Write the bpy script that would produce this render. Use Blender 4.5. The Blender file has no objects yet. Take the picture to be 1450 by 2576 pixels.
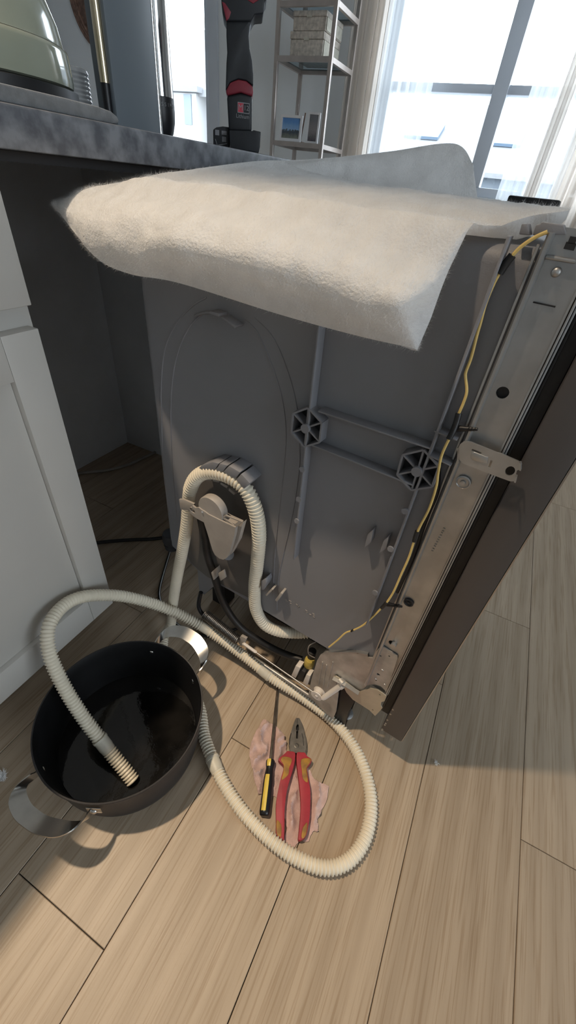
import bpy, bmesh, math, random
from mathutils import Vector, Matrix, noise, geometry
random.seed(7)
scn = bpy.context.scene
col = scn.collection
V = Vector

# ---------------------------------------------------------------- camera
YAW, PITCH, ROLL, FPX = -0.399631, 0.675348, -0.118147, 1034.236
CAM = V((0, 0, .87))
_f = V((math.sin(YAW)*math.cos(PITCH), math.cos(YAW)*math.cos(PITCH), -math.sin(PITCH)))
_r = V((math.cos(YAW), -math.sin(YAW), 0)); _d = _f.cross(_r)
_c, _s = math.cos(ROLL), math.sin(ROLL)
CR = _c*_r + _s*_d; CD = -_s*_r + _c*_d; CF = _f
cam = bpy.data.cameras.new('camera'); camo = bpy.data.objects.new('camera', cam); col.objects.link(camo)
cam.sensor_fit = 'VERTICAL'; cam.sensor_height = 36; cam.lens = 36*FPX/2576
cam.clip_start = .01; cam.clip_end = 200
m = Matrix((CR, -CD, -CF)).transposed().to_4x4(); m.translation = CAM
camo.matrix_world = m
scn.camera = camo
# ---------------------------------------------------------------- world
w = bpy.data.worlds.new('sky'); scn.world = w; w.use_nodes = True
bg = w.node_tree.nodes['Background']
bg.inputs[0].default_value = (.86, .93, 1.0, 1); bg.inputs[1].default_value = 10.0
# ---------------------------------------------------------------- view
scn.view_settings.view_transform = 'Standard'; scn.view_settings.look = 'None'
scn.view_settings.gamma = 1; scn.view_settings.exposure = 0.0
LAMP = V((-.85, -.05, 2.53)); LAMP_W = 46.0

# ---------------------------------------------------------------- ray helpers (pixel of the 1450x2576 photo -> point in the room)
def ray(x, y): return CR*((x-725)/FPX) + CD*((y-1288)/FPX) + CF
def onz(x, y, z=0.):
    d = ray(x, y); return CAM + d*((z-CAM.z)/d.z)
def onx(x, y, X):
    d = ray(x, y); return CAM + d*((X-CAM.x)/d.x)
def ony(x, y, Y):
    d = ray(x, y); return CAM + d*((Y-CAM.y)/d.y)

# ---------------------------------------------------------------- materials
def mat(name, c, rough=.5, metal=0., nscale=0, namt=0., bump=0., bscale=0, spec=.5, stretch=(1,1,1), c2=None, detail=3, sheen=0, coat=0):
    m = bpy.data.materials.new(name); m.use_nodes = True
    nt = m.node_tree; b = nt.nodes['Principled BSDF']
    b.inputs['Base Color'].default_value = (*c, 1); b.inputs['Roughness'].default_value = rough
    b.inputs['Metallic'].default_value = metal; b.inputs['Specular IOR Level'].default_value = spec
    b.inputs['Sheen Weight'].default_value = sheen; b.inputs['Coat Weight'].default_value = coat
    if nscale or bscale:
        tc = nt.nodes.new('ShaderNodeTexCoord'); mp = nt.nodes.new('ShaderNodeMapping')
        mp.inputs['Scale'].default_value = stretch
        nt.links.new(tc.outputs['Object'], mp.inputs[0])
    if nscale:
        n = nt.nodes.new('ShaderNodeTexNoise'); n.inputs['Scale'].default_value = nscale; n.inputs['Detail'].default_value = detail
        nt.links.new(mp.outputs[0], n.inputs['Vector'])
        r = nt.nodes.new('ShaderNodeValToRGB')
        cc = c2 or tuple(v*(1-namt) for v in c); cd = c if c2 else tuple(min(1, v*(1+namt)) for v in c)
        r.color_ramp.elements[0].position = .35; r.color_ramp.elements[1].position = .65
        r.color_ramp.elements[0].color = (*cc, 1); r.color_ramp.elements[1].color = (*cd, 1)
        nt.links.new(n.outputs[0], r.inputs[0]); nt.links.new(r.outputs[0], b.inputs['Base Color'])
    if bscale:
        n2 = nt.nodes.new('ShaderNodeTexNoise'); n2.inputs['Scale'].default_value = bscale; n2.inputs['Detail'].default_value = 4
        nt.links.new(mp.outputs[0], n2.inputs['Vector'])
        bp = nt.nodes.new('ShaderNodeBump'); bp.inputs['Strength'].default_value = bump; bp.inputs['Distance'].default_value = .002
        nt.links.new(n2.outputs[0], bp.inputs['Height']); nt.links.new(bp.outputs[0], b.inputs['Normal'])
    return m

def wood_mat():
    m = bpy.data.materials.new('oak_laminate'); m.use_nodes = True
    nt = m.node_tree; b = nt.nodes['Principled BSDF']; N = nt.nodes.new; L = nt.links.new
    tc = N('ShaderNodeTexCoord'); oi = N('ShaderNodeObjectInfo')
    ad = N('ShaderNodeVectorMath'); ad.operation = 'MULTIPLY_ADD'
    ad.inputs[1].default_value = (1, 1, 1); L(tc.outputs['Object'], ad.inputs[0])
    ml = N('ShaderNodeVectorMath'); ml.operation = 'SCALE'; ml.inputs[0].default_value = (37, 61, 13); L(oi.outputs['Random'], ml.inputs['Scale'])
    L(ml.outputs[0], ad.inputs[2])
    def nz(sc, det, dist=0, rough=.55):
        mp = N('ShaderNodeMapping'); mp.inputs['Scale'].default_value = sc; L(ad.outputs[0], mp.inputs[0])
        n = N('ShaderNodeTexNoise'); n.inputs['Scale'].default_value = 1; n.inputs['Detail'].default_value = det
        n.inputs['Distortion'].default_value = dist; n.inputs['Roughness'].default_value = rough
        L(mp.outputs[0], n.inputs['Vector']); return n
    broad = nz((9, 1.1, 1), 2, .6); grain = nz((60, 2.2, 1), 4, .8); fine = nz((320, 7, 1), 3, .2)
    mp = N('ShaderNodeMapping'); mp.inputs['Scale'].default_value = (14, 1.0, 1); L(ad.outputs[0], mp.inputs[0])
    wv = N('ShaderNodeTexWave'); wv.wave_type = 'BANDS'; wv.bands_direction = 'X'; wv.inputs['Scale'].default_value = .55
    wv.inputs['Distortion'].default_value = 7; wv.inputs['Detail'].default_value = 2.5; wv.inputs['Detail Scale'].default_value = .7
    L(mp.outputs[0], wv.inputs['Vector'])
    r = N('ShaderNodeValToRGB'); e = r.color_ramp.elements
    e[0].position = .3; e[0].color = (.37, .285, .20, 1); e[1].position = .72; e[1].color = (.50, .40, .295, 1)
    mx = N('ShaderNodeMix'); mx.data_type = 'FLOAT'; mx.inputs[0].default_value = .5
    L(broad.outputs[0], mx.inputs[2]); L(grain.outputs[0], mx.inputs[3])
    mx2 = N('ShaderNodeMix'); mx2.data_type = 'FLOAT'; mx2.inputs[0].default_value = .16
    L(mx.outputs[0], mx2.inputs[2]); L(wv.outputs['Fac'], mx2.inputs[3])
    L(mx2.outputs[0], r.inputs[0])
    r2 = N('ShaderNodeValToRGB'); e = r2.color_ramp.elements
    e[0].position = .36; e[0].color = (.78, .73, .67, 1); e[1].position = .50; e[1].color = (1, 1, 1, 1)
    L(fine.outputs[0], r2.inputs[0])
    mu = N('ShaderNodeMix'); mu.data_type = 'RGBA'; mu.blend_type = 'MULTIPLY'; mu.inputs[0].default_value = .85
    L(r.outputs[0], mu.inputs[6]); L(r2.outputs[0], mu.inputs[7])
    hs = N('ShaderNodeHueSaturation'); mr = N('ShaderNodeMapRange'); mr.inputs[3].default_value = .90; mr.inputs[4].default_value = 1.08
    L(oi.outputs['Random'], mr.inputs[0]); L(mr.outputs[0], hs.inputs['Value']); L(mu.outputs[2], hs.inputs['Color'])
    L(hs.outputs[0], b.inputs['Base Color'])
    b.inputs['Roughness'].default_value = .42; b.inputs['Specular IOR Level'].default_value = .35
    bp = N('ShaderNodeBump'); bp.inputs['Strength'].default_value = .25; bp.inputs['Distance'].default_value = .0006
    L(fine.outputs[0], bp.inputs['Height']); L(bp.outputs[0], b.inputs['Normal'])
    return m

def sheer_mat(name, c, tr):
    m = bpy.data.materials.new(name); m.use_nodes = True; nt = m.node_tree
    for n in list(nt.nodes): nt.nodes.remove(n)
    N = nt.nodes.new; o = N('ShaderNodeOutputMaterial'); d = N('ShaderNodeBsdfDiffuse'); t = N('ShaderNodeBsdfTranslucent')
    p = N('ShaderNodeBsdfTransparent'); a = N('ShaderNodeMixShader'); b = N('ShaderNodeMixShader')
    tx = N('ShaderNodeTexNoise'); tx.inputs['Scale'].default_value = 400
    d.inputs[0].default_value = (*c, 1); t.inputs[0].default_value = (*c, 1)
    a.inputs[0].default_value = .55; b.inputs[0].default_value = tr
    nt.links.new(d.outputs[0], a.inputs[1]); nt.links.new(t.outputs[0], a.inputs[2])
    nt.links.new(a.outputs[0], b.inputs[1]); nt.links.new(p.outputs[0], b.inputs[2]); nt.links.new(b.outputs[0], o.inputs[0])
    return m

def glass_mat(name, tint=(.97, .99, 1), refl=.06):
    m = bpy.data.materials.new(name); m.use_nodes = True; nt = m.node_tree
    for n in list(nt.nodes): nt.nodes.remove(n)
    N = nt.nodes.new; o = N('ShaderNodeOutputMaterial'); g = N('ShaderNodeBsdfGlossy'); p = N('ShaderNodeBsdfTransparent'); a = N('ShaderNodeMixShader')
    g.inputs['Roughness'].default_value = .02; p.inputs[0].default_value = (*tint, 1); a.inputs[0].default_value = refl
    nt.links.new(p.outputs[0], a.inputs[1]); nt.links.new(g.outputs[0], a.inputs[2]); nt.links.new(a.outputs[0], o.inputs[0])
    return m

def wool_mat():
    m = bpy.data.materials.new('white_felt_wool'); m.use_nodes = True; nt = m.node_tree
    b = nt.nodes['Principled BSDF']; N = nt.nodes.new; L = nt.links.new
    tc = N('ShaderNodeTexCoord'); n = N('ShaderNodeTexNoise'); n.inputs['Scale'].default_value = 55; n.inputs['Detail'].default_value = 6
    mp = N('ShaderNodeMapping'); mp.inputs['Scale'].default_value = (1, .45, 1)
    L(tc.outputs['Object'], mp.inputs[0]); L(mp.outputs[0], n.inputs['Vector'])
    r = N('ShaderNodeValToRGB'); r.color_ramp.elements[0].position = .3; r.color_ramp.elements[0].color = (.86, .86, .86, 1)
    r.color_ramp.elements[1].position = .65; r.color_ramp.elements[1].color = (.96, .96, .96, 1)
    L(n.outputs[0], r.inputs[0]); L(r.outputs[0], b.inputs['Base Color'])
    n2 = N('ShaderNodeTexNoise'); n2.inputs['Scale'].default_value = 420; n2.inputs['Detail'].default_value = 4
    L(mp.outputs[0], n2.inputs['Vector'])
    bp = N('ShaderNodeBump'); bp.inputs['Strength'].default_value = .55; bp.inputs['Distance'].default_value = .003
    L(n2.outputs[0], bp.inputs['Height']); L(bp.outputs[0], b.inputs['Normal'])
    b.inputs['Roughness'].default_value = .95; b.inputs['Specular IOR Level'].default_value = .1
    b.inputs['Sheen Weight'].default_value = .35; b.inputs['Sheen Roughness'].default_value = .5
    t = N('ShaderNodeBsdfTranslucent'); t.inputs[0].default_value = (.95, .95, .94, 1)
    mx = N('ShaderNodeMixShader'); mx.inputs[0].default_value = .36
    o = nt.nodes['Material Output']; L(b.outputs[0], mx.inputs[1]); L(t.outputs[0], mx.inputs[2]); L(mx.outputs[0], o.inputs[0])
    return m

M = {}
M['wood'] = wood_mat()
M['sub'] = mat('dark_subfloor', (.05, .045, .04), .9)
M['wall'] = mat('wall_paint', (.80, .83, .85), .85, nscale=3, namt=.02)
M['ceil'] = mat('ceiling_paint', (.88, .88, .87), .9)
M['cab'] = mat('white_cabinet_lacquer', (.575, .555, .515), .38, nscale=6, namt=.02)
M['bay'] = mat('bay_board', (.82, .83, .85), .7, nscale=5, namt=.05)
M['stone'] = mat('dark_speckled_worktop', (.19, .205, .23), .42, nscale=55, c2=(.075, .083, .10), detail=8, bscale=120, bump=.1)
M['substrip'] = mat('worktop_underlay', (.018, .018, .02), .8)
M['tub'] = mat('grey_tub_plastic', (.235, .237, .255), .48, nscale=4, namt=.07, bscale=900, bump=.12)
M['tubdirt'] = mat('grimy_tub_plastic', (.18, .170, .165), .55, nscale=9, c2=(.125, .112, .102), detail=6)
M['steel'] = mat('galvanised_steel', (.46, .46, .455), .42, .85, nscale=26, namt=.10, bscale=300, bump=.04)
M['zinc'] = mat('zinc_hinge_plate', (.47, .45, .42), .42, .5, nscale=35, namt=.16, bscale=250, bump=.08)
M['cream'] = mat('cream_zinc_arm', (.55, .49, .38), .38, .4, nscale=30, namt=.08)
M['door'] = mat('brushed_dark_steel', (.098, .088, .084), .45, .25, nscale=12, namt=.12, stretch=(1, 1, .2))
M['doorf'] = mat('stainless_front', (.45, .44, .43), .3, .95, nscale=80, namt=.05, stretch=(1, 1, .05))
M['black'] = mat('black_plastic', (.012, .012, .014), .42, nscale=30, namt=.2)
M['rubber'] = mat('black_rubber', (.016, .015, .015), .5, nscale=40, namt=.25)
M['dark'] = mat('dark_base_plastic', (.02, .02, .022), .6, nscale=20, namt=.2)
M['hose'] = mat('cream_hose_plastic', (.80, .73, .59), .42, nscale=14, namt=.05, spec=.4)
M['hosew'] = mat('pale_hose_cuff', (.62, .58, .48), .45, nscale=30, namt=.05)
M['whitepl'] = mat('white_nylon', (.76, .70, .64), .45, nscale=40, namt=.05)
M['greypl'] = mat('warm_grey_plastic', (.37, .335, .30), .5, nscale=25, namt=.1, bscale=500, bump=.08)
M['yellowpl'] = mat('yellow_float', (.58, .44, .10), .45, nscale=60, namt=.15)
M['wire'] = mat('yellow_wire', (.80, .58, .20), .45, nscale=80, namt=.05)
M['spring'] = mat('dark_spring_steel', (.20, .19, .18), .35, .9, nscale=90, namt=.1)
M['chrome'] = mat('polished_chrome', (.72, .72, .72), .12, 1, nscale=10, namt=.02)
M['potout'] = mat('anodised_pot_outside', (.036, .034, .035), .5, .3, nscale=25, namt=.15, bscale=600, bump=.05)
M['potin'] = mat('black_nonstick', (.005, .005, .0055), .5, nscale=20, namt=.3)
M['potsteel'] = mat('brushed_handle_steel', (.58, .57, .55), .24, 1, nscale=60, namt=.06)
M['water'] = mat('dirty_water', (.005, .005, .005), .05, nscale=22, c2=(.014, .013, .012), detail=7, bscale=40, bump=.15)
M['red'] = mat('red_grip', (.36, .026, .04), .48, nscale=40, namt=.12, bscale=300, bump=.05)
M['mustard'] = mat('worn_mustard_grip', (.45, .23, .03), .55, nscale=70, c2=(.24, .12, .03), detail=5)
M['jaw'] = mat('gunmetal_jaw', (.20, .19, .175), .38, .85, nscale=90, namt=.15)
M['sdblack'] = mat('black_screwdriver_grip', (.012, .012, .013), .3, nscale=30, namt=.2)
M['sdyellow'] = mat('yellow_screwdriver_stripe', (.78, .58, .10), .35, nscale=30, namt=.05)
M['sdsteel'] = mat('dull_shaft_steel', (.20, .175, .15), .4, .85, nscale=60, namt=.25, stretch=(1, 1, 1))
M['rag'] = mat('pink_terry_cloth', (.62, .44, .40), .95, nscale=60, namt=.12, bscale=700, bump=.6, sheen=.2)
M['wool'] = wool_mat()
M['fibre'] = sheer_mat('wool_fibre', (.93, .93, .93), .15)
M['mat'] = mat('grey_microfibre', (.16, .17, .18), .95, nscale=80, namt=.15, bscale=600, bump=.4, sheen=.3)
M['dome'] = mat('sage_gloss_enamel', (.34, .36, .28), .12, nscale=3, namt=.03, coat=.6)
M['ribglass'] = mat('ribbed_grey_ceramic', (.45, .45, .45), .2, nscale=10, namt=.05)
M['coffee'] = mat('slate_coffee_front', (.185, .21, .235), .4, nscale=4, namt=.05)
M['brass'] = mat('brushed_brass_edge', (.65, .55, .38), .2, .9, nscale=20, namt=.05)
M['toolblack'] = mat('black_tool_housing', (.016, .018, .022), .5, nscale=40, namt=.2)
M['toolred'] = mat('red_tool_trim', (.22, .02, .035), .45, nscale=40, namt=.1)
M['ink'] = mat('pale_print', (.30, .30, .31), .6, nscale=40, namt=.02)
M['inkred'] = mat('red_print', (.55, .05, .08), .6, nscale=40, namt=.02)
M['frame'] = mat('window_frame_paint', (.60, .64, .70), .6, nscale=8, namt=.02)
M['glass'] = glass_mat('window_glass')
M['sheer'] = sheer_mat('sheer_voile', (.86, .89, .92), .45)
M['drape'] = sheer_mat('beige_drape', (.74, .68, .62), .02)
M['brassrod'] = mat('champagne_metal', (.46, .41, .38), .4, .6, nscale=20, namt=.06)
M['shelfglass'] = glass_mat('shelf_glass', (.75, .82, .86), .12)
M['box'] = mat('woven_storage_box', (.58, .52, .45), .9, nscale=60, namt=.2, bscale=150, bump=.5)
M['boxside'] = mat('pale_woven_box', (.60, .57, .48), .9, nscale=60, namt=.12, bscale=150, bump=.5)
M['pframe'] = mat('white_photo_frame', (.80, .79, .80), .5, nscale=10, namt=.02)
M['sill'] = mat('black_lacquer', (.012, .012, .014), .35, nscale=20, namt=.2)
M['wicker'] = mat('brown_rattan', (.20, .12, .09), .8, nscale=40, namt=.35, bscale=90, bump=.8)
M['housew'] = mat('pale_siding', (.115, .135, .16), .9, nscale=2, namt=.04)
M['housew2'] = mat('white_trim', (.27, .27, .27), .9, nscale=2, namt=.02)
M['roof'] = mat('pale_roof', (.15, .155, .165), .9, nscale=4, namt=.05)
M['panel'] = mat('blue_roof_panel', (.08, .12, .17), .5, nscale=6, namt=.05)
M['hpane'] = mat('house_window_glass', (.09, .12, .15), .3, nscale=4, namt=.05)
M['ground'] = mat('pale_outdoor_ground', (.24, .24, .23), .9, nscale=.4, namt=.1)
M['lampw'] = mat('lamp_trim_white', (.8, .8, .8), .5, nscale=10, namt=.02)

def photo_mat(kind):
    m = bpy.data.materials.new('photo_print_'+kind); m.use_nodes = True; nt = m.node_tree; b = nt.nodes['Principled BSDF']
    N = nt.nodes.new; L = nt.links.new
    tc = N('ShaderNodeTexCoord'); sp = N('ShaderNodeSeparateXYZ'); L(tc.outputs['Generated'], sp.inputs[0])
    nz = N('ShaderNodeTexNoise'); nz.inputs['Scale'].default_value = 7 if kind == 'sky' else 11; nz.inputs['Detail'].default_value = 4
    L(tc.outputs['Generated'], nz.inputs['Vector'])
    a = N('ShaderNodeMath'); a.operation = 'MULTIPLY_ADD'; a.inputs[1].default_value = .35
    L(nz.outputs[0], a.inputs[0]); L(sp.outputs['Z'], a.inputs[2])
    r = N('ShaderNodeValToRGB'); r.color_ramp.interpolation = 'LINEAR'; e = r.color_ramp.elements
    if kind == 'sky':
        e[0].position = .2; e[0].color = (.26, .27, .22, 1); e[1].position = 1.0; e[1].color = (.13, .30, .62, 1)
        x = e.new(.50); x.color = (.07, .09, .11, 1); x = e.new(.60); x.color = (.10, .12, .14, 1); x = e.new(.63); x.color = (.30, .48, .72, 1)
    else:
        e[0].position = .2; e[0].color = (.10, .09, .11, 1); e[1].position = 1.0; e[1].color = (.22, .22, .24, 1)
        x = e.new(.6); x.color = (.33, .30, .30, 1)
    L(a.outputs[0], r.inputs[0]); L(r.outputs[0], b.inputs['Base Color']); b.inputs['Roughness'].default_value = .25
    return m

# ---------------------------------------------------------------- object helpers
def tag(o, label=None, cat=None, group=None, kind=None):
    if label: o['label'] = label
    if cat: o['category'] = cat
    if group: o['group'] = group
    if kind: o['kind'] = kind
    return o
def empty(name, loc, rz=0):
    o = bpy.data.objects.new(name, None); col.objects.link(o); o.location = loc; o.rotation_euler = (0, 0, rz)
    o.empty_display_size = .02
    return o

class MB:
    def __init__(s): s.v = []; s.f = []
    def add(s, vs, fs):
        n = len(s.v); s.v += [V(p) for p in vs]; s.f += [tuple(i+n for i in f) for f in fs]; return s
    def box(s, a, b):
        x0, y0, z0 = a; x1, y1, z1 = b
        return s.add([(x0,y0,z0),(x1,y0,z0),(x1,y1,z0),(x0,y1,z0),(x0,y0,z1),(x1,y0,z1),(x1,y1,z1),(x0,y1,z1)],
                     [(0,3,2,1),(4,5,6,7),(0,1,5,4),(1,2,6,5),(2,3,7,6),(3,0,4,7)])
    def bar(s, p, q, wv, hv):          # beam p->q with half vectors wv, hv
        p, q, wv, hv = V(p), V(q), V(wv), V(hv)
        c = [p-wv-hv, p+wv-hv, p+wv+hv, p-wv+hv, q-wv-hv, q+wv-hv, q+wv+hv, q-wv+hv]
        return s.add(c, [(0,3,2,1),(4,5,6,7),(0,1,5,4),(1,2,6,5),(2,3,7,6),(3,0,4,7)])
    def prism(s, pts, ex):
        pts = [V(p) for p in pts]; ex = V(ex); n = len(pts)
        return s.add(pts + [p+ex for p in pts], [tuple(range(n-1, -1, -1)), tuple(range(n, 2*n))] + [(i, (i+1) % n, n+(i+1) % n, n+i) for i in range(n)])
    def tube(s, pts, r, seg=10, caps=True):
        pts = [V(p) for p in pts]; n = len(pts); rr = r if callable(r) else (lambda i: r)
        T = [(pts[min(i+1, n-1)]-pts[max(i-1, 0)]).normalized() for i in range(n)]
        a = V((0, 0, 1)) if abs(T[0].z) < .9 else V((1, 0, 0)); u = (a - T[0]*a.dot(T[0])).normalized()
        vs = []; fs = []
        for i in range(n):
            u = (u - T[i]*u.dot(T[i])).normalized(); b = T[i].cross(u); R = rr(i)
            for k in range(seg):
                an = 2*math.pi*k/seg; vs.append(pts[i] + (u*math.cos(an) + b*math.sin(an))*R)
        for i in range(n-1):
            for k in range(seg):
                k2 = (k+1) % seg; fs.append((i*seg+k, i*seg+k2, (i+1)*seg+k2, (i+1)*seg+k))
        if caps: fs += [tuple(range(seg-1, -1, -1)), tuple(range((n-1)*seg, n*seg))]
        return s.add(vs, fs)
    def cyl(s, p, q, r, seg=20): return s.tube([p, q], r, seg)
    def lathe(s, prof, c=(0, 0, 0), seg=48, axis=None, a0=0, a1=2*math.pi):
        # prof: (radius, height) along axis (default z)
        ax = V(axis or (0, 0, 1)).normalized(); t = V((1, 0, 0)) if abs(ax.x) < .9 else V((0, 1, 0))
        u = (t - ax*t.dot(ax)).normalized(); b = ax.cross(u); c = V(c); full = abs(a1-a0) > 6.28
        ns = seg if full else seg+1; vs = []; fs = []
        for (r, h) in prof:
            for k in range(ns):
                an = a0 + (a1-a0)*k/seg; vs.append(c + ax*h + (u*math.cos(an)+b*math.sin(an))*max(r, 1e-5))
        for i in range(len(prof)-1):
            for k in range(seg):
                k2 = (k+1) % ns; fs.append((i*ns+k, i*ns+k2, (i+1)*ns+k2, (i+1)*ns+k))
        return s.add(vs, fs)
    def plate(s, outline, holes, ex):   # planar 3D outline with holes, extruded by ex
        o = [V(p) for p in outline]; hs = [[V(p) for p in h] for h in holes]; ex = V(ex); nrm = ex.normalized()
        t = (o[1]-o[0]).normalized(); t = (t - nrm*t.dot(nrm)).normalized(); b = nrm.cross(t); org = o[0]
        P = []; E = []
        for lp in [o]+hs:
            k = len(P); P += [V(((p-org).dot(t), (p-org).dot(b))) for p in lp]; E += [(k+i, k+(i+1) % len(lp)) for i in range(len(lp))]
        vo, eo, fo = geometry.delaunay_2d_cdt(P, E, [], 1, 1e-7)[:3]
        def inside(p, lp):
            r = False; j = len(lp)-1
            for i in range(len(lp)):
                a, c = lp[i], lp[j]
                if (a.y > p.y) != (c.y > p.y) and p.x < (c.x-a.x)*(p.y-a.y)/(c.y-a.y)+a.x: r = not r
                j = i
            return r
        loops2 = []; k = 0
        for lp in [o]+hs: loops2.append(P[k:k+len(lp)]); k += len(lp)
        fk = []
        for f in fo:
            c = sum((vo[i] for i in f), V((0, 0)))/len(f)
            if inside(c, loops2[0]) and not any(inside(c, h) for h in loops2[1:]): fk.append(tuple(f))
        base = [org + t*p.x + b*p.y for p in vo]; n = len(base)
        s.add(base + [p+ex for p in base], [f[::-1] for f in fk] + [tuple(i+n for i in f) for f in fk])
        for lp in [o]+hs:
            m_ = len(lp); s.add(lp+[p+ex for p in lp], [(i, (i+1) % m_, m_+(i+1) % m_, m_+i) for i in range(m_)])
        return s
    def build(s, name, material, parent=None, smooth=None, bevel=0, bseg=2, loc=None):
        me = bpy.data.meshes.new(name); me.from_pydata([tuple(p) for p in s.v], [], s.f); me.update()
        bm = bmesh.new(); bm.from_mesh(me)
        bmesh.ops.remove_doubles(bm, verts=bm.verts, dist=1e-6)
        bmesh.ops.recalc_face_normals(bm, faces=bm.faces)
        if bevel:
            es = [e for e in bm.edges if len(e.link_faces) == 2 and e.calc_face_angle(0) > .5]
            bmesh.ops.bevel(bm, geom=es, offset=bevel, segments=bseg, affect='EDGES', profile=.5, clamp_overlap=True)
        bm.to_mesh(me); bm.free()
        me.materials.append(material if not isinstance(material, str) else M[material])
        if smooth is not None or bevel:
            a = smooth if smooth is not None else 40
            for p in me.polygons: p.use_smooth = True
            try: me.set_sharp_from_angle(angle=math.radians(a))
            except Exception: pass
        o = bpy.data.objects.new(name, me); col.objects.link(o)
        if loc: o.location = loc
        if parent: o.parent = parent
        return o

def catmull(pts, n):
    pts = [V(p) for p in pts]; out = []; m_ = len(pts)-1
    for i in range(n+1):
        t = i/n*m_; k = min(int(t), m_-1); f = t-k
        p0, p1, p2, p3 = pts[max(k-1, 0)], pts[k], pts[k+1], pts[min(k+2, m_)]
        out.append(.5*((2*p1) + (p2-p0)*f + (2*p0-5*p1+4*p2-p3)*f*f + (3*p1-p0-3*p2+p3)*f*f*f))
    return out
def resample(pts, ds):
    L = [0]
    for a, b in zip(pts, pts[1:]): L.append(L[-1]+(b-a).length)
    n = max(2, int(L[-1]/ds)); out = []; k = 0
    for i in range(n+1):
        t = L[-1]*i/n
        while k < len(L)-2 and L[k+1] < t: k += 1
        out.append(pts[k].lerp(pts[k+1], (t-L[k])/max(1e-9, L[k+1]-L[k])))
    return out, L[-1]
def struct(o): o['kind'] = 'structure'; return o
def circle(c, u, v, r, n=16, ry=None):
    c, u, v = V(c), V(u), V(v); ry = ry or r
    return [c + u*(r*math.cos(2*math.pi*k/n)) + v*(ry*math.sin(2*math.pi*k/n)) for k in range(n)]

# ================================================================ ROOM
X0, X1, Y0, Y1, ZC = -4.45, 3.4, -2.6, 3.6, 2.6
fl = struct(MB().box((X0, Y0, -.08), (X1, Y1, -.011)).build('floor', 'sub'))
seams = [-.368, -.191, .001, .168, .349]
while seams[0] > X0: seams.insert(0, seams[0]-.179)
while seams[-1] < X1: seams.append(seams[-1]+.179)
fixed = {-.368: -.026, -.191: .301, .001: .635, .168: .921, .349: .408}
PL = 1.213; meshes = {}
for i in range(len(seams)-1):
    a, b = max(seams[i], X0), min(seams[i+1], X1)
    j = fixed.get(round(seams[i], 3), .17 + (i*.47) % 1.2)
    y = j - PL*math.ceil((j-Y0)/PL)
    while y < Y1:
        ya, yb = max(y, Y0), min(y+PL, Y1)
        if yb-ya > .01 and b-a > .01:
            key = (round(b-a, 3), round(yb-ya, 3))
            if key in meshes:
                o = bpy.data.objects.new('plank', meshes[key]); col.objects.link(o)
            else:
                g = .0006; hw, hl = (b-a)/2-g, (yb-ya)/2-g; c = .0008
                mb = MB(); mb.add([(-hw,-hl,-.01),(hw,-hl,-.01),(hw,hl,-.01),(-hw,hl,-.01),(-hw,-hl,-c),(hw,-hl,-c),(hw,hl,-c),(-hw,hl,-c),
                                   (-hw+c,-hl+c,0),(hw-c,-hl+c,0),(hw-c,hl-c,0),(-hw+c,hl-c,0)],
                    [(0,1,5,4),(1,2,6,5),(2,3,7,6),(3,0,4,7),(4,5,9,8),(5,6,10,9),(6,7,11,10),(7,4,8,11),(8,9,10,11)])
                o = mb.build('plank', 'wood'); meshes[key] = o.data
            o.location = ((a+b)/2, (ya+yb)/2, 0); o.parent = fl
        y += PL
struct(MB().box((X0, Y0, ZC), (X1, Y1, ZC+.1)).build('ceiling', 'ceil'))
struct(MB().box((X0-.12, Y0, 0), (X0, Y1, ZC)).build('wall_left', 'wall'))
W3 = (-1.3, .3, .75, 2.15)
struct(MB().plate([(X1, Y0, 0), (X1, Y1, 0), (X1, Y1, ZC), (X1, Y0, ZC)], [[(X1, W3[0], W3[2]), (X1, W3[1], W3[2]), (X1, W3[1], W3[3]), (X1, W3[0], W3[3])]], (.12, 0, 0)).build('wall_right', 'wall'))
struct(MB().box((X0-.12, Y0-.12, 0), (X1+.12, Y0, ZC)).build('wall_front', 'wall'))
# back wall with two openings
W1 = (-3.10, -2.56, .05, 2.25); W2 = (-1.22, .24, .90, 2.30)
def xz(x0, z0, x1, z1, y): return [(x0, y, z0), (x1, y, z0), (x1, y, z1), (x0, y, z1)]
wb = MB().plate(xz(X0-.12, 0, X1+.12, ZC, Y1), [xz(W1[0], W1[2], W1[1], W1[3], Y1), xz(W2[0], W2[2], W2[1], W2[3], Y1)], (0, .14, 0))
struct(wb.build('wall_back', 'wall'))
def window(name, Wd, mull, trans, fw, mw=.085):
    root = struct(empty(name, ((Wd[0]+Wd[1])/2, Y1+.05, Wd[2])))
    ox, oy, oz = root.location
    def part(n, a, b, mt='frame'):
        return MB().box((a[0]-ox, a[1]-oy, a[2]-oz), (b[0]-ox, b[1]-oy, b[2]-oz)).build(n, mt, root, bevel=.004 if mt == 'frame' else 0)
    x0, x1, z0, z1 = Wd; ya, yb = Y1+.02, Y1+.10
    part('jamb', (x0, ya, z0), (x0+fw, yb, z1)); part('jamb', (x1-fw, ya, z0), (x1, yb, z1))
    part('head', (x0+fw, ya, z1-fw), (x1-fw, yb, z1)); part('bottom_rail', (x0+fw, ya, z0), (x1-fw, yb, z0+fw))
    xs = [x0+fw] + [c for m_ in mull for c in (m_-mw/2, m_+mw/2)] + [x1-fw]
    for m_ in mull: part('mullion', (m_-mw/2, ya-.01, z0+fw), (m_+mw/2, yb, z1-fw))
    zs = [z0+fw] + [c for t in trans for c in (t-.021, t+.021)] + [z1-fw]
    for i in range(0, len(xs), 2):
        for t in trans: part('transom', (xs[i], ya, t-.021), (xs[i+1], yb, t+.021))
        for k in range(0, len(zs), 2):
            part('pane', (xs[i], Y1+.058, zs[k]), (xs[i+1], Y1+.064, zs[k+1]), 'glass')
    return root
window('window_1', W1, [], [], .045)
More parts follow.
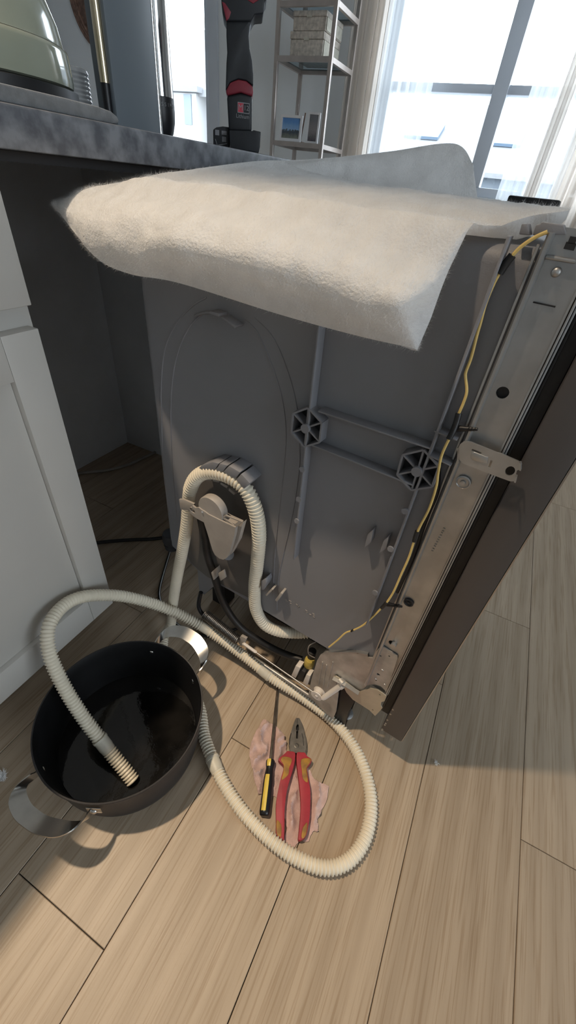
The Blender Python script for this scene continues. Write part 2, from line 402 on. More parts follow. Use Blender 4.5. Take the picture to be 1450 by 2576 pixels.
window('window_2', W2, [-.495], [1.40], .05)
w3 = window('window_3', (-(W3[1]-W3[0])/2, (W3[1]-W3[0])/2, W3[2], W3[3]), [0], [], .06)
w3.location = (X1+.05, (W3[0]+W3[1])/2, W3[2]); w3.rotation_euler = (0, 0, math.radians(-90))
# light portals at the two windows (sampling aid for the sky)
for k, Wd in enumerate((W1, W2)):
    la = bpy.data.lights.new('window_portal', 'AREA'); la.shape = 'RECTANGLE'; la.size = Wd[1]-Wd[0]; la.size_y = Wd[3]-Wd[2]
    la.cycles.is_portal = True
    lo = bpy.data.objects.new('window_portal', la); col.objects.link(lo); lo.location = ((Wd[0]+Wd[1])/2, Y1+.15, (Wd[2]+Wd[3])/2)
    lo.rotation_euler = (math.radians(-90), 0, 0)
la = bpy.data.lights.new('window_portal', 'AREA'); la.shape = 'RECTANGLE'; la.size = W3[3]-W3[2]; la.size_y = W3[1]-W3[0]; la.cycles.is_portal = True
lo = bpy.data.objects.new('window_portal', la); col.objects.link(lo); lo.location = (X1+.15, (W3[0]+W3[1])/2, (W3[2]+W3[3])/2); lo.rotation_euler = (0, math.radians(90), 0)
struct(MB().box((W1[1]+.01, Y1-.02, 0), (W1[1]+.09, Y1, 2.33)).build('trim_1', 'frame', bevel=.003))
# peninsula: low wall behind the bay
struct(MB().box((-1.215, -.26, 0), (-1.165, 1.38, .866)).build('wall_peninsula', 'bay'))
ep = MB().box((-1.163, 1.035, 0), (-.565, 1.055, .866)).build('cabinet_end_panel', 'bay', bevel=.001)
tag(ep, 'painted side panel closing the far side of the empty dishwasher bay', 'panel')

# ================================================================ WORKTOP AND CABINET
wt = empty('worktop', (-.86, .55, .868))
MB().box((-.39, -.81, 0), (.35, .83, .036)).build('slab', 'stone', wt, bevel=.003)
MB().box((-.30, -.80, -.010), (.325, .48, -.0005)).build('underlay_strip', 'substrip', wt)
tag(wt, 'dark speckled stone-look worktop slab above the empty dishwasher bay', 'worktop')

FX = -.543
cb = empty('base_cabinet', (FX-.02, .376, 0))
def cbox(n, a, b, mt='cab', par=cb, bv=.0012):
    return MB().box((a[0]-FX+.02, a[1]-.376, a[2]), (b[0]-FX+.02, b[1]-.376, b[2])).build(n, mt, par, bevel=bv)
cbox('carcass', (-1.16, -.224, .115), (FX-.02, .376, .857))
cbox('toe_kick', (-1.10, -.224, 0), (FX-.085, .372, .115))
cbox('drawer_front', (FX-.0195, -.215, .716), (FX, .3685, .858))
dr = empty('door', (0, 0, 0)); dr.parent = cb
cbox('stile', (FX-.0195, .316, .118), (FX, .3685, .688), par=dr); cbox('stile', (FX-.0195, -.215, .118), (FX, -.163, .688), par=dr)
cbox('rail', (FX-.0195, -.1628, .631), (FX, .3158, .688), par=dr); cbox('rail', (FX-.0195, -.1628, .118), (FX, .3158, .183), par=dr)
cbox('panel', (FX-.0195, -.1628, .183), (FX-.010, .3158, .631), par=dr)
tag(cb, 'white shaker base cabinet with drawer and door beside the pot', 'cabinet')

# ceiling downlight (the warm lamp of the kitchen)
dl = empty('ceiling_downlight', (LAMP.x, LAMP.y, ZC))
MB().lathe([(.045, -.002), (.075, -.002), (.078, -.010), (.048, -.012), (.045, -.002)], seg=40).build('trim_ring', 'lampw', dl, smooth=40)
tag(dl, 'round white recessed ceiling light above the worktop', 'lamp')
ld = bpy.data.lights.new('downlight_bulb', 'SPOT'); ld.energy = LAMP_W*4; ld.color = (1, .80, .58); ld.shadow_soft_size = .035
ld.spot_size = math.radians(54); ld.spot_blend = 1.0
lo = bpy.data.objects.new('downlight_bulb', ld); col.objects.link(lo); lo.location = LAMP
lo.rotation_euler = (V((-.30, -.08, 0))-LAMP).to_track_quat('-Z', 'Y').to_euler()

# ================================================================ DISHWASHER
DS = -.091244; ORG = V((-.002, .425, 0)); UU = V((math.cos(DS), math.sin(DS), 0)); NN = V((-math.sin(DS), math.cos(DS), 0))
def DL(x, y, off=0.):      # pixel -> local point on the plane standing `off` in front of the near side panel
    d = ray(x, y); p = ORG - NN*off; t = NN.dot(p-CAM)/NN.dot(d); q = CAM + d*t - ORG
    return V((q.dot(UU), -off, q.z))
def DW2L(p): q = V(p)-ORG; return V((q.dot(UU), q.dot(NN), q.z))
dw = empty('dishwasher', ORG, DS)
tag(dw, 'built-in dishwasher pulled out of its bay with its grey plastic side exposed', 'dishwasher')
TOP = .846; WID = .585
# tub: outline of the side extruded across the width, rear edge rounded
ob = [DL(497, 1433), DL(502, 1488), DL(514, 1496), DL(546, 1468), DL(574, 1482), DL(825, 1632)]
out = [V((-.454, 0, TOP)), V((-.454, 0, .285)), V((-.445, 0, .262))] + ob + [V((.012, 0, ob[-1].z)), V((.012, 0, TOP))]
tb = MB().prism(out, (0, WID, 0))
me = tb.build('tub', 'tub', dw, smooth=35)
bm = bmesh.new(); bm.from_mesh(me.data)
es = [e for e in bm.edges if all(abs(v.co.x+.454) < 1e-4 for v in e.verts) and abs(e.verts[0].co.z-e.verts[1].co.z) > .3]
es += [e for e in bm.edges if all(abs(v.co.z-TOP) < 1e-4 for v in e.verts) and not all(abs(v.co.x-.012) < 1e-4 for v in e.verts)]
bmesh.ops.bevel(bm, geom=es, offset=.014, segments=5, affect='EDGES', profile=.5)
bm.to_mesh(me.data); bm.free()
for p in me.data.polygons: p.use_smooth = True
me.data.set_sharp_from_angle(angle=math.radians(35))
# grimy arch-shaped hose recess
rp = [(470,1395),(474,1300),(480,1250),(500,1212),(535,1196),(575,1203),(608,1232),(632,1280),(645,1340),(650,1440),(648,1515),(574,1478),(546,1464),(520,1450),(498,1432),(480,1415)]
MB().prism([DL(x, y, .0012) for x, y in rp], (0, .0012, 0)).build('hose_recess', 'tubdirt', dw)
# arch ridges moulded in the side
def ridge(pts, r=.0011, off=.0, n=60, name='moulded_ridge', mt='tub'):
    p = catmull([DL(x, y, off) for x, y in pts], n); return MB().tube(p, r, 6).build(name, mt, dw, smooth=60)
ridge([(640,800),(687,849),(725,937),(748,1030),(754,1120),(752,1189),(735,1300),(702,1449),(697,1535)])
ridge([(610,800),(652,843),(702,972),(719,1071),(716,1160),(707,1247),(697,1340),(690,1423),(688,1500)])
ridge([(520,748),(482,772),(440,820),(415,880),(406,966),(407,1060),(412,1180),(425,1290)])
ridge([(515,785),(480,820),(450,880),(434,960),(430,1060),(434,1170),(445,1300)])
RO = .016
def rib(a, b, name, th=.0016, off=RO, kind='v'):
    p, q = DL(*a, off), DL(*b, off)
    mb = MB()
    t = (q-p).normalized(); w_ = V((0, 1, 0)).cross(t).normalized()*th
    mb.bar(p+V((0, off/2, 0)), q+V((0, off/2, 0)), w_, V((0, off/2-.0002, 0))); return mb.build(name, 'tub', dw, bevel=.0006)
rib((803, 800), (738, 1408), 'vertical_rib', .0013)
rib((1281, 594), (921, 1575), 'vertical_rib', .0013)
rib((800, 1035), (1085, 1130), 'cross_rib', .0011); rib((783, 1120), (1040, 1222), 'cross_rib', .0011)
rib((1093, 1085), (1150, 1108), 'cross_rib', .0010); rib((1075, 1145), (1135, 1172), 'cross_rib', .0010)
for (x, y) in [(762,1180),(753,1255),(748,1310),(1020,1285),(984,1380),(945,1490)]:
    c = DL(x, y, RO); MB().cyl(c+V((0, .0, 0)), c+V((0, -.002, 0)), .0042, 12).build('rib_pip', 'tub', dw, smooth=40)
for (cx, cy) in [(770, 1077), (1050, 1185)]:
    c = DL(cx, cy, RO); R = .0232; hx = []
    for k in range(6):
        an = math.radians(60*k + 32); hx.append(c + V((math.cos(an)*R, 0, math.sin(an)*R*1.12)))
    h = empty('rib_boss', c); h.parent = dw
    for k in range(6):
        a, b = hx[k]-c, hx[(k+1) % 6]-c; t = (b-a).normalized(); w_ = V((0, 1, 0)).cross(t)*.0011
        MB().bar(a+V((0, RO/2, 0)), b+V((0, RO/2, 0)), w_, V((0, RO/2, 0))).build('boss_wall', 'tub', h)
        t = a.normalized(); w_ = V((0, 1, 0)).cross(t)*.0010
        MB().bar(V((0, RO/2, 0)), a+V((0, RO/2, 0)), w_, V((0, RO/2-.001, 0))).build('boss_spoke', 'tub', h)
    MB().cyl((0, .002, 0), (0, -.003, 0), .0058, 18).build('boss_hub', 'tub', h, smooth=40)
    MB().prism([q-c+V((0, RO-.0012, 0)) for q in hx], (0, .0008, 0)).build('boss_floor', 'dark', h)
def pprism(pts, off0, off1, name, mt, par=dw, bevel=.0008, loc=None):
    p = [DL(x, y, off0) for x, y in pts]; return MB().prism(p, (0, off0-off1, 0)).build(name, mt, par, bevel=bevel)
# hose guide blocks and inner clips
for g in [[(500,1178),(506,1172),(534,1162),(551,1166),(540,1182),(512,1183)], [(543,1183),(553,1166),(573,1171),(560,1187)], [(562,1187),(576,1172),(604,1188),(592,1205)], [(594,1207),(607,1192),(629,1216),(614,1230)]]:
    pprism(g, .030, .0, 'hose_guide', 'tub')
for g in [[(519,1205),(532,1204),(532,1209),(519,1210)], [(536,1206),(552,1209),(551,1214),(535,1211)], [(556,1213),(573,1223),(571,1229),(554,1218)], [(577,1228),(592,1241),(589,1246),(575,1234)]]:
    pprism(g, .014, .0, 'hose_clip', 'greypl', bevel=.0004)
for g in [[(524,788),(528,782),(552,789),(550,797)], [(555,798),(561,798),(594,820),(590,826)]]:
    pprism(g, .016, 0, 'arch_clip', 'tub', bevel=.0005)
MB().tube(catmull([DL(490, 795, .002), DL(506, 789, .003), DL(524, 786, .004), DL(545, 790, .004)], 12), .0016, 6).build('arch_lip', 'tub', dw, smooth=60)
for g in [[(667,1497),(683,1481),(687,1484),(671,1500)], [(692,1510),(706,1491),(711,1494),(697,1514)]]:
    pprism(g, .014, 0, 'hook_tab', 'greypl', bevel=.0004)
for g in [[(917,1378),(925,1345),(939,1334),(934,1365)], [(955,1392),(965,1362),(979,1350),(972,1380)]]:
    pprism(g, .012, 0, 'side_fin', 'tub', bevel=.0004)
pprism([(657,1462),(668,1456),(671,1466),(664,1484),(658,1484)], .018, 0, 'hose_clip', 'tub'); pprism([(628,1449),(634,1442),(637,1447),(632,1454)], .016, 0, 'hose_clip', 'greypl', bevel=.0003)
pprism([(514,1496),(517,1450),(547,1470)], -.001, -.05, 'skirt_gusset', 'dark', bevel=0)
# moulded part number: short raised strokes
mk = MB()
for (x, y, L_, a) in [(720,1508,6,30),(722,1512,6,30),(730,1512,7,30),(732,1518,4,30),(747,1521,5,40),(752,1526,4,-30),(771,1536,6,40),(773,1541,4,-20),(781,1546,5,30),(789,1544,6,30),(790,1548,5,30),(790,1552,5,30)]:
    dx, dy = L_/2*math.cos(math.radians(a)), L_/2*math.sin(math.radians(a))
    mk.bar(DL(x-dx, y-dy, .0004), DL(x+dx, y+dy, .0004), (0, .0004, 0), (0, 0, .0006))
mk.build('moulded_mark', 'greypl', dw)
# rear legs, bumper and an added light-blocking box under the tub
MB().box((-.34, .13, .02), (.00, .56, .15)).build('under_tub_light_block', 'dark', dw, bevel=.01)  # added dark box, blocks light under the open base
MB().box((-.43, .10, 0), (-.39, .14, .262)).build('rear_leg', 'dark', dw)
MB().box((-.43, .46, 0), (-.39, .50, .262)).build('rear_leg', 'dark', dw)
ft = DL(431, 1352, -.012)
MB().lathe([(0, -.030), (.013, -.030), (.015, -.027), (.012, -.024), (.015, -.021), (.0165, -.018), (.013, -.015), (.0165, -.012), (.018, -.008), (.018, .006), (.016, .012), (0, .012)], ft, 28).build('rear_bumper', 'dark', dw, smooth=50)
# galvanised front post, black seal, door
zt, zb = .862, .205
MB().plate([(.0135,-.002,zb),(.0435,-.002,zb),(.0435,-.002,zt),(.0135,-.002,zt)],
           [circle(DL(1265, 988, .002), (1,0,0), (0,0,1), .0056), circle(DL(985, 1617, .002), (1,0,0), (0,0,1), .0042, ry=.005)], (0, .002, 0)).build('front_post', 'steel', dw)
MB().box((.010, .0015, zb), (.046, .004, zt)).build('post_backing', 'dark', dw)
MB().prism([(.0085,-.009,zb),(.0100,-.0115,zb),(.0122,-.0115,zb),(.0136,-.0018,zb),(.0085,-.0005,zb)], (0, 0, zt-zb-.004)).build('post_flange', 'steel', dw)
MB().box((.004, -.004, zb+.03), (.0065, .0, zt-.012)).build('post_flange', 'steel', dw, bevel=.0008)
for a, b, d in [(.0430,.0452,-.0055),(.0458,.0478,-.0075),(.0484,.0502,-.004)]:
    MB().box((a, d, zb), (b, .001, zt)).build('post_bead', 'steel', dw, bevel=.0008)
MB().box((.0503, .010, .13), (.0645, WID, zt-.002)).build('door_seal', 'rubber', dw)
MB().box((.0505, .004, .14), (.0535, .011, zt-.004)).build('seal_lip', 'rubber', dw, bevel=.001)
door = MB().box((.0650, -.003, .093), (.1045, WID+.01, .872)).build('door', 'door', dw, bevel=.0025)
MB().box((.1046, -.002, .095), (.1062, WID+.009, .870)).build('front_panel', 'doorf', door)
MB().tube([(.125, .06, .80), (.125, WID-.06, .80)], .009, 14).build('handle', 'doorf', door, smooth=50)
for v in (.07, WID-.07): MB().cyl((.106, v, .80), (.126, v, .80), .006, 12).build('handle_post', 'doorf', door, smooth=50)
# stamped marks along the foot of the door edge
for (x, y) in [(957,1800),(950,1812),(963,1815),(945,1826),(958,1832),(972,1790),(980,1780)]:
    c = DL(x, y, .0032); c.x = max(c.x, .0672)
    MB().prism([c+V((dx, 0, dz)) for dx, dz in ((-.0014,-.002),(.0013,-.0025),(.0022,.001),(-.0008,.0024))], (0, .0006, 0)).build('stamped_mark', 'doorf', door)
# things on the post
c = DL(1166, 1213, .003); MB().lathe([(.0078,0),(.0080,.0014),(.0066,.0019),(.0058,.0008),(.003,.0008),(.0026,.0028),(0,.0030)], c, 24, (0,-1,0)).build('rivet', 'steel', dw, smooth=40)
c = DL(1029, 1515, .003); MB().lathe([(.0068,0),(.0070,.0015),(.0052,.0018),(.0046,.0004),(.0020,.0004),(.0018,.0018),(0,.002)], c, 24, (0,-1,0)).build('rivet', 'dark', dw, smooth=40)
c = DL(1400, 685, .003); MB().lathe([(.0036,0),(.0034,.0015),(.0020,.0026),(0,.003)], c, 20, (0,-1,0)).build('post_dimple', 'steel', dw, smooth=60)
MB().bar(DL(1342, 760, .003), DL(1398, 772, .003), (0,.0006,0), (0,0,.0005)).build('post_scratch', 'dark', dw)
for a, b in [((1422,617),(1448,622)), ((1432,603),(1450,606))]: MB().bar(DL(*a, .003), DL(*b, .003), (0,.0006,0), (0,0,.0022)).build('post_slot', 'dark', dw)
pprism([(1375,640),(1450,652),(1450,665),(1368,652)], .006, .002, 'post_step', 'steel', bevel=.002)
st = MB()
for i in range(11):
    x = 1088+ (1118-1088)*i/10; y = 1386 + (1330-1386)*i/10
    p = DL(x, y, .0026); st.bar(p+V((-.0012, 0, .0003*(i % 3-1))), p+V((.0012, 0, -.0004*(i % 2))), (0,.0003,0), (0,0,.0004))
st.build('stamped_mark', 'steel', dw)
# side mounting bracket
bo = [(1152,1130),(1158,1118),(1168,1110),(1186,1112),(1245,1136),(1252,1139),(1262,1141),(1305,1160),(1314,1168),(1309,1181),(1301,1184),(1297,1200),(1300,1203),(1294,1211),(1284,1211),(1232,1192),(1222,1188),(1165,1166),(1156,1156)]
def pq(pts, off): return [DL(x, y, off) for x, y in pts]
def prect(pts, off): return pq(pts, off)
BO = .0135
hl = [prect([(1188,1129),(1212,1138),(1211,1143),(1187,1134)], BO), prect([(1235,1157),(1240,1159),(1234,1176),(1229,1174)], BO),
      circle(DL(1284, 1185, BO), (1,0,0), (0,0,1), .0042, 14, .0052), circle(DL(1201, 1153, BO), (1,0,0), (0,0,1), .0030, 12)]
bk = MB().plate(pq(bo, BO), hl, (0, .0016, 0)).build('mounting_bracket', 'steel', dw)
MB().bar(DL(1158, 1120, .006), DL(1157, 1158, .006), (.0008,0,0), (0,.0075,0)).build('bracket_foot', 'steel', bk)
MB().bar(DL(1310, 1163, BO+.003), DL(1310, 1181, BO+.003), (.0008,0,0), (0,.003,0)).build('bracket_tab', 'steel', bk)
MB().bar(DL(1300, 1197, BO+.003), DL(1297, 1211, BO+.003), (.0008,0,0), (0,.003,0)).build('bracket_tab', 'steel', bk)
pprism([(1186,1140),(1194,1137),(1222,1149),(1229,1150),(1226,1166),(1196,1160),(1184,1153)], BO+.0012, BO-.0003, 'bracket_tongue', 'steel', bk)
# yellow wire run with sleeves and clips
def wire(pts, off, name, mt, r, seg=8, n=40):
    pp = [DL(p[0], p[1], p[2] if len(p) > 2 else off) for p in pts]
    return MB().tube(catmull(pp, n), r, seg).build(name, mt, dw, smooth=60)
wire([(1378,583),(1345,598),(1310,622),(1288,645)], .010, 'wire', 'wire', .0014)
wire([(1258,685),(1240,720),(1222,765),(1210,810),(1200,845),(1186,900),(1173,935),(1172,950),(1175,985),(1166,1015),(1154,1042)], .010, 'wire', 'wire', .0014, n=80)
wire([(1131,1103),(1112,1145),(1103,1190),(1098,1225),(1080,1280),(1050,1340),(1030,1400),(1010,1445),(990,1490),(972,1518)], .0195, 'wire', 'wire', .0014, n=80)
wire([(963,1527),(940,1550),(915,1572),(890,1585),(870,1592),(850,1610),(828,1628)], .011, 'wire', 'wire', .0014, n=50)
wire([(1290,642),(1272,665),(1257,688)], .010, 'wire_sleeve', 'rubber', .0032)
wire([(1155,1040,.010),(1148,1065,.013),(1140,1085,.017),(1130,1105,.0195)], .010, 'wire_sleeve', 'rubber', .0030)
wire([(1050,1336),(1045,1350),(1042,1362)], .0195, 'wire_sleeve', 'rubber', .0024)
wire([(974,1514,.0195),(967,1523,.016),(961,1529,.011)], .011, 'wire_sleeve', 'rubber', .0026)
wire([(890,1584),(884,1588)], .011, 'wire_sleeve', 'rubber', .0018)
for (x, y, x2, y2) in [(1150,1078,1202,1080), (975,1520,1012,1526)]:
    k = MB().tube([DL(x, y, .010), DL(x+(x2-x)*.45, y+(y2-y)*.45, .012), DL(x2, y2, .013)], lambda i: (.0036, .0026, .0016)[i], 10).build('cable_clip', 'black', dw, smooth=50)
    for t in (.55, .7, .85):
        c = DL(x+(x2-x)*t, y+(y2-y)*t, .0128); MB().lathe([(.0010,-.0008),(.0032-.001*t,.0006),(.0010,.0008)], c, 10, (1,0,0)).build('clip_barb', 'black', k)
MB().tube(catmull([DL(1105, 1170, .006), DL(1100, 1240, .006), DL(1075, 1300, .006), DL(1040, 1400, .006), DL(1000, 1490, .006)], 40), .0022, 8).build('black_wire', 'rubber', dw, smooth=60)
# toothed clips along the top edge
pprism([(1306,590),(1313,563),(1330,563),(1334,592)], .004, -.012, 'top_clip', 'tub')
pprism([(1340,592),(1349,566),(1360,564),(1364,558),(1420,566),(1425,590)], .004, -.012, 'top_clip', 'tub')
MB().box((-.118, .545, TOP-.02), (-.035, .575, .886)).build('top_rail', 'sill', dw, bevel=.003)
# hinge assembly
hp = [(776,1748),(783,1712),(798,1662),(806,1648),(820,1640),(895,1640),(899,1644),(925,1646),(926,1654),(938,1655),(946,1640),(957,1628),(966,1628),(1000,1650),(1001,1656),(973,1742),(960,1727),(943,1721),(925,1724),(908,1739),(852,1702),(846,1710),(852,1745),(846,1790),(838,1810),(800,1775)]
hh = [prect([(843,1698),(849,1696),(853,1700),(848,1704)], .005), circle(DL(952, 1697, .005), (1,0,0), (0,0,1), .0030, 12), circle(DL(958, 1650, .005), (1,0,0), (0,0,1), .0016, 10), circle(DL(980, 1651, .005), (1,0,0), (0,0,1), .0016, 10), circle(DL(946, 1711, .005), (1,0,0), (0,0,1), .0018, 10)]
hg = MB().plate(pq(hp, .005), hh, (0, .002, 0)).build('hinge_plate', 'zinc', dw)
tp = [DL(x, y, .005) for x, y in [(812,1646),(826,1641),(895,1641),(925,1647)]]
for a, b in zip(tp, tp[1:]): MB().bar(a+V((0,.008,.0006)), b+V((0,.008,.0006)), (0,.009,0), (0,0,.0007)).build('hinge_flange', 'steel', hg)
for a, b in [((812,1665),(799,1735)), ((838,1665),(823,1730)), ((822,1672),(812,1732))]:
    MB().tube([DL(*a, .0052), DL(*b, .0052)], .0011, 8).build('pressed_rib', 'zinc', hg, smooth=60)
for (x, y) in [(962,1686),(945,1708),(968,1722)]: MB().lathe([(.0024,0),(.002,.001),(0,.0014)], DL(x, y, .005), 12, (0,-1,0)).build('hinge_stud', 'steel', hg, smooth=50)
c = DL(988, 1617, .004); c2 = DL(989, 1626, .009); MB().cyl(c2, c2+V((0, .010, 0)), .0042, 16).build('hinge_screw', 'steel', hg, smooth=40)
ap = [(838,1703),(845,1701),(872,1718),(895,1735),(905,1741),(918,1736),(932,1732),(950,1736),(964,1745),(972,1752),(968,1764),(960,1766),(958,1774),(962,1782),(952,1793),(944,1801),(930,1787),(888,1760),(872,1742),(862,1722),(850,1712)]
ah = [circle(DL(938, 1786, .009), (1,0,0), (0,0,1), .0016, 10), circle(DL(956, 1748, .009), (1,0,0), (0,0,1), .0018, 10)]
am = MB().plate(pq(ap, .009), ah, (0, .002, 0)).build('hinge_arm', 'cream', hg)
tpp = [DL(x, y, .0095) for x, y in [(840,1703),(872,1719),(905,1741)]]
for a, b in zip(tpp, tpp[1:]): MB().bar(a+V((0,-.003,0)), b+V((0,-.003,0)), (0,.004,0), (0,0,.0006)).build('arm_flange', 'steel', am)
rc = DL(797, 1750, .030)
MB().lathe([(.0, -.012), (.0112, -.012), (.0118, -.010), (.0092, -.007), (.0092, -.003), (.0118, 0), (.0112, .0015), (.004, .0015), (.004, .0005), (.0025, .0025), (0, .0028)], rc, 28, (0,-1,0)).build('cord_roller', 'whitepl', hg, smooth=40)
a, b = DL(862, 1722, .010), DL(812, 1757, .030)
MB().tube([a, a.lerp(b, .12), a.lerp(b, .16), a.lerp(b, .9), b], lambda i: (.0068, .0068, .0055, .0050, .0040)[i], 16).build('link_pin', 'whitepl', hg, smooth=50)
MB().tube([DL(856, 1712, .008), DL(864, 1722, .012)], .0075, 18).build('pin_washer', 'zinc', hg, smooth=40)
# front foot and black bracket below the hinge
MB().prism([DL(x, y, .0) for x, y in [(852,1742),(862,1715),(905,1745),(878,1790),(868,1822),(850,1822),(842,1800)]], (0, .022, 0)).build('front_bracket', 'black', dw, bevel=.0015)
fb = DL(866, 1812, -.035); fb.z = 0
MB().lathe([(0, 0), (.013, 0), (.014, .004), (.009, .007), (.0045, .008), (.0045, .05), (0, .05)], fb, 20).build('front_foot', 'steel', dw, smooth=40)
# rail tube, link rod and spring
MB().tube([DL(640, 1656, -.004), DL(790, 1757, -.002)], .0042, 14).build('base_rail', 'zinc', dw, smooth=50)
MB().tube([DL(640, 1638, .012), DL(790, 1742, .016)], .0016, 8).build('link_rod', 'steel', dw, smooth=50)
MB().bar(DL(612, 1618, .012), DL(644, 1641, .012), (0, .003, 0), (.0022, 0, .0022)).build('spring_link', 'whitepl', dw, bevel=.001)
pprism([(597,1612),(606,1600),(620,1607),(614,1622),(606,1626)], .010, .004, 'spring_anchor', 'greypl')
sp0, sp1 = DL(516, 1545, .012), DL(600, 1612, .012); ax = (sp1-sp0); e1 = ax.normalized().cross(V((0,1,0))).normalized(); e2 = ax.normalized().cross(e1)
NT = 27; hel = [sp0 + ax*(i/(NT*12)) + (e1*math.cos(2*math.pi*i/12)+e2*math.sin(2*math.pi*i/12))*.0095 for i in range(NT*12+1)]
MB().tube(hel, .0016, 6).build('door_spring', 'spring', dw, smooth=60)
MB().tube(catmull([DL(506, 1490, .004), DL(502, 1505, .008), DL(500, 1525, .012), DL(506, 1540, .013), DL(518, 1552, .012)], 16), .0045, 10).build('spring_hook', 'black', dw, smooth=60)
# black inlet hose and its clip
MB().tube(catmull([DL(505, 1300, .012), DL(514, 1345, .012), DL(522, 1395, .012), DL(538, 1445, .012), DL(562, 1515, .008), DL(600, 1572, .002), DL(650, 1610, -.01), DL(705, 1640, -.02), DL(760, 1660, -.03)], 90), .0072, 14).build('inlet_hose', 'rubber', dw, smooth=60)
pprism([(549,1443),(563,1434),(568,1453),(555,1462)], .024, .020, 'hose_clip', 'greypl'); pprism([(531,1441),(535,1437),(540,1458),(537,1460)], .022, .0, 'hose_clip', 'greypl')
# float valve with yellow body and white plugs
vc = DL(779, 1665, -.015)
MB().lathe([(0, -.012), (.009, -.012), (.0105, -.010), (.0105, .006), (.009, .010), (0, .010)], vc, 20).build('float_valve', 'yellowpl', dw, smooth=40)
MB().lathe([(0, .010), (.008, .010), (.008, .030), (0, .032)], vc+V((-.001, .006, 0)), 16).build('valve_cap', 'dark', dw, smooth=40)
for g in [[(733,1700),(744,1675),(756,1680),(744,1706)], [(762,1718),(771,1697),(781,1701),(773,1725)]]:
    pprism(g, .006, -.010, 'white_plug', 'whitepl')
pprism([(747,1707),(756,1685),(768,1692),(760,1714)], .003, -.010, 'plug_socket', 'dark')
MB().tube(catmull([DL(795, 1615, -.01), DL(778, 1625, -.005), DL(777, 1645, -.005), DL(792, 1655, -.01)], 20), .0011, 6).build('thin_wire', 'greypl', dw, smooth=60)
# pulley-like hose holder
HO = .050
hb = [(484,1272),(492,1278),(500,1277),(508,1283),(515,1287),(524,1294),(560,1312),(592,1327),(590,1345),(577,1392),(570,1404),(562,1408),(552,1405),(541,1396),(535,1385),(521,1338),(513,1314),(496,1305),(486,1298),(477,1290)]
hd = MB().plate(pq(hb, HO), [circle(DL(484, 1284, HO), (.9,0,-.4), (.4,0,.9), .0065, 12, .004)], (0, .003, 0)).build('hose_holder', 'greypl', dw)
MB().prism(pq([(515,1287),(560,1312),(592,1327),(590,1345),(577,1392),(570,1404),(562,1408),(552,1405),(541,1396),(521,1338)], HO-.003), (0, .022, 0)).build('holder_body', 'greypl', hd, bevel=.001)
wc = DL(531, 1284, HO-.004)
MB().lathe([(0, -.012), (.0235, -.012), (.0245, -.010), (.0245, 0), (.0235, .002), (0, .002)], wc, 40, (0,-1,0)).build('holder_wheel', 'greypl', hd, smooth=40)
pprism([(450,1256),(462,1257),(488,1268),(487,1297),(472,1284),(454,1282)], HO-.006, HO-.010, 'holder_strap', 'greypl', hd)
tri = [(556,1301),(568,1296),(610,1313),(592,1329)]
MB().plate(pq(tri, HO-.004), [pq([(563,1302),(569,1299),(600,1312),(588,1321)], HO-.004)], (0, .002, 0)).build('holder_window', 'greypl', hd)
pprism([(592,1329),(612,1314),(600,1360),(580,1396),(576,1392)], HO-.010, HO-.020, 'holder_flank', 'greypl', hd)
MB().cyl(DL(509, 1288, HO+.001), DL(509, 1288, HO-.002), .0016, 10).build('holder_rivet', 'steel', hd)
MB().cyl(DL(575, 1395, .018), DL(575, 1395, .002), .010, 20).build('holder_boss', 'tub', hd, smooth=40)

# ================================================================ DRAIN HOSE (one long run)
hp_ = []
def D(x, y, off): p = DL(x, y, off); return ORG + UU*p.x + NN*p.y + V((0, 0, p.z))
for (x, y, o_) in [(790,1590,-.05),(745,1592,-.03),(700,1587,-.008),(664,1568,.006),(644,1530,.012),(641,1480,.014),(647,1420,.016),(652,1360,.017),(649,1310,.018),(637,1265,.019),(616,1227,.020),(585,1202,.021),(550,1189,.022),(517,1188,.022),(492,1204,.022),(478,1235,.022),(474,1275,.022),(470,1320,.025),(460,1380,.028),(450,1430,.03),(441,1480,.03),(434,1530,.03)]:
    hp_.append(D(x, y, o_))
hp_ += [onz(429, 1575, .05), V((-.4425, .400, .022)), V((-.41, .362, .0145)), V((-.357, .344, .0145)), V((-.308, .332, .0145)), V((-.269, .306, .0145))]
for (x, y, z) in [(513,1848,.0145),(531,1900,.0145),(560,1965,.0145),(610,2040,.0145),(680,2112,.0145),(750,2160,.0145),(822,2183,.0145),(880,2163,.0145),(920,2105,.0145),(934,2025,.0145),(920,1945,.0145),(885,1870,.0145),(830,1805,.0155),(760,1752,.020),(690,1708,.030),(620,1654,.047),(550,1603,.070),(480,1560,.098),(400,1524,.135),(320,1502,.175),(250,1497,.205),(192,1506,.225),(150,1533,.235),(122,1580,.232),(125,1645,.205),(160,1725,.16),(210,1805,.112),(268,1880,.068),(318,1942,.036),(336,1966,.025)]:
    hp_.append(onz(x, y, z))
path, LH = resample(catmull(hp_, 900), .00145)
PIT = .0058; NP = len(path)
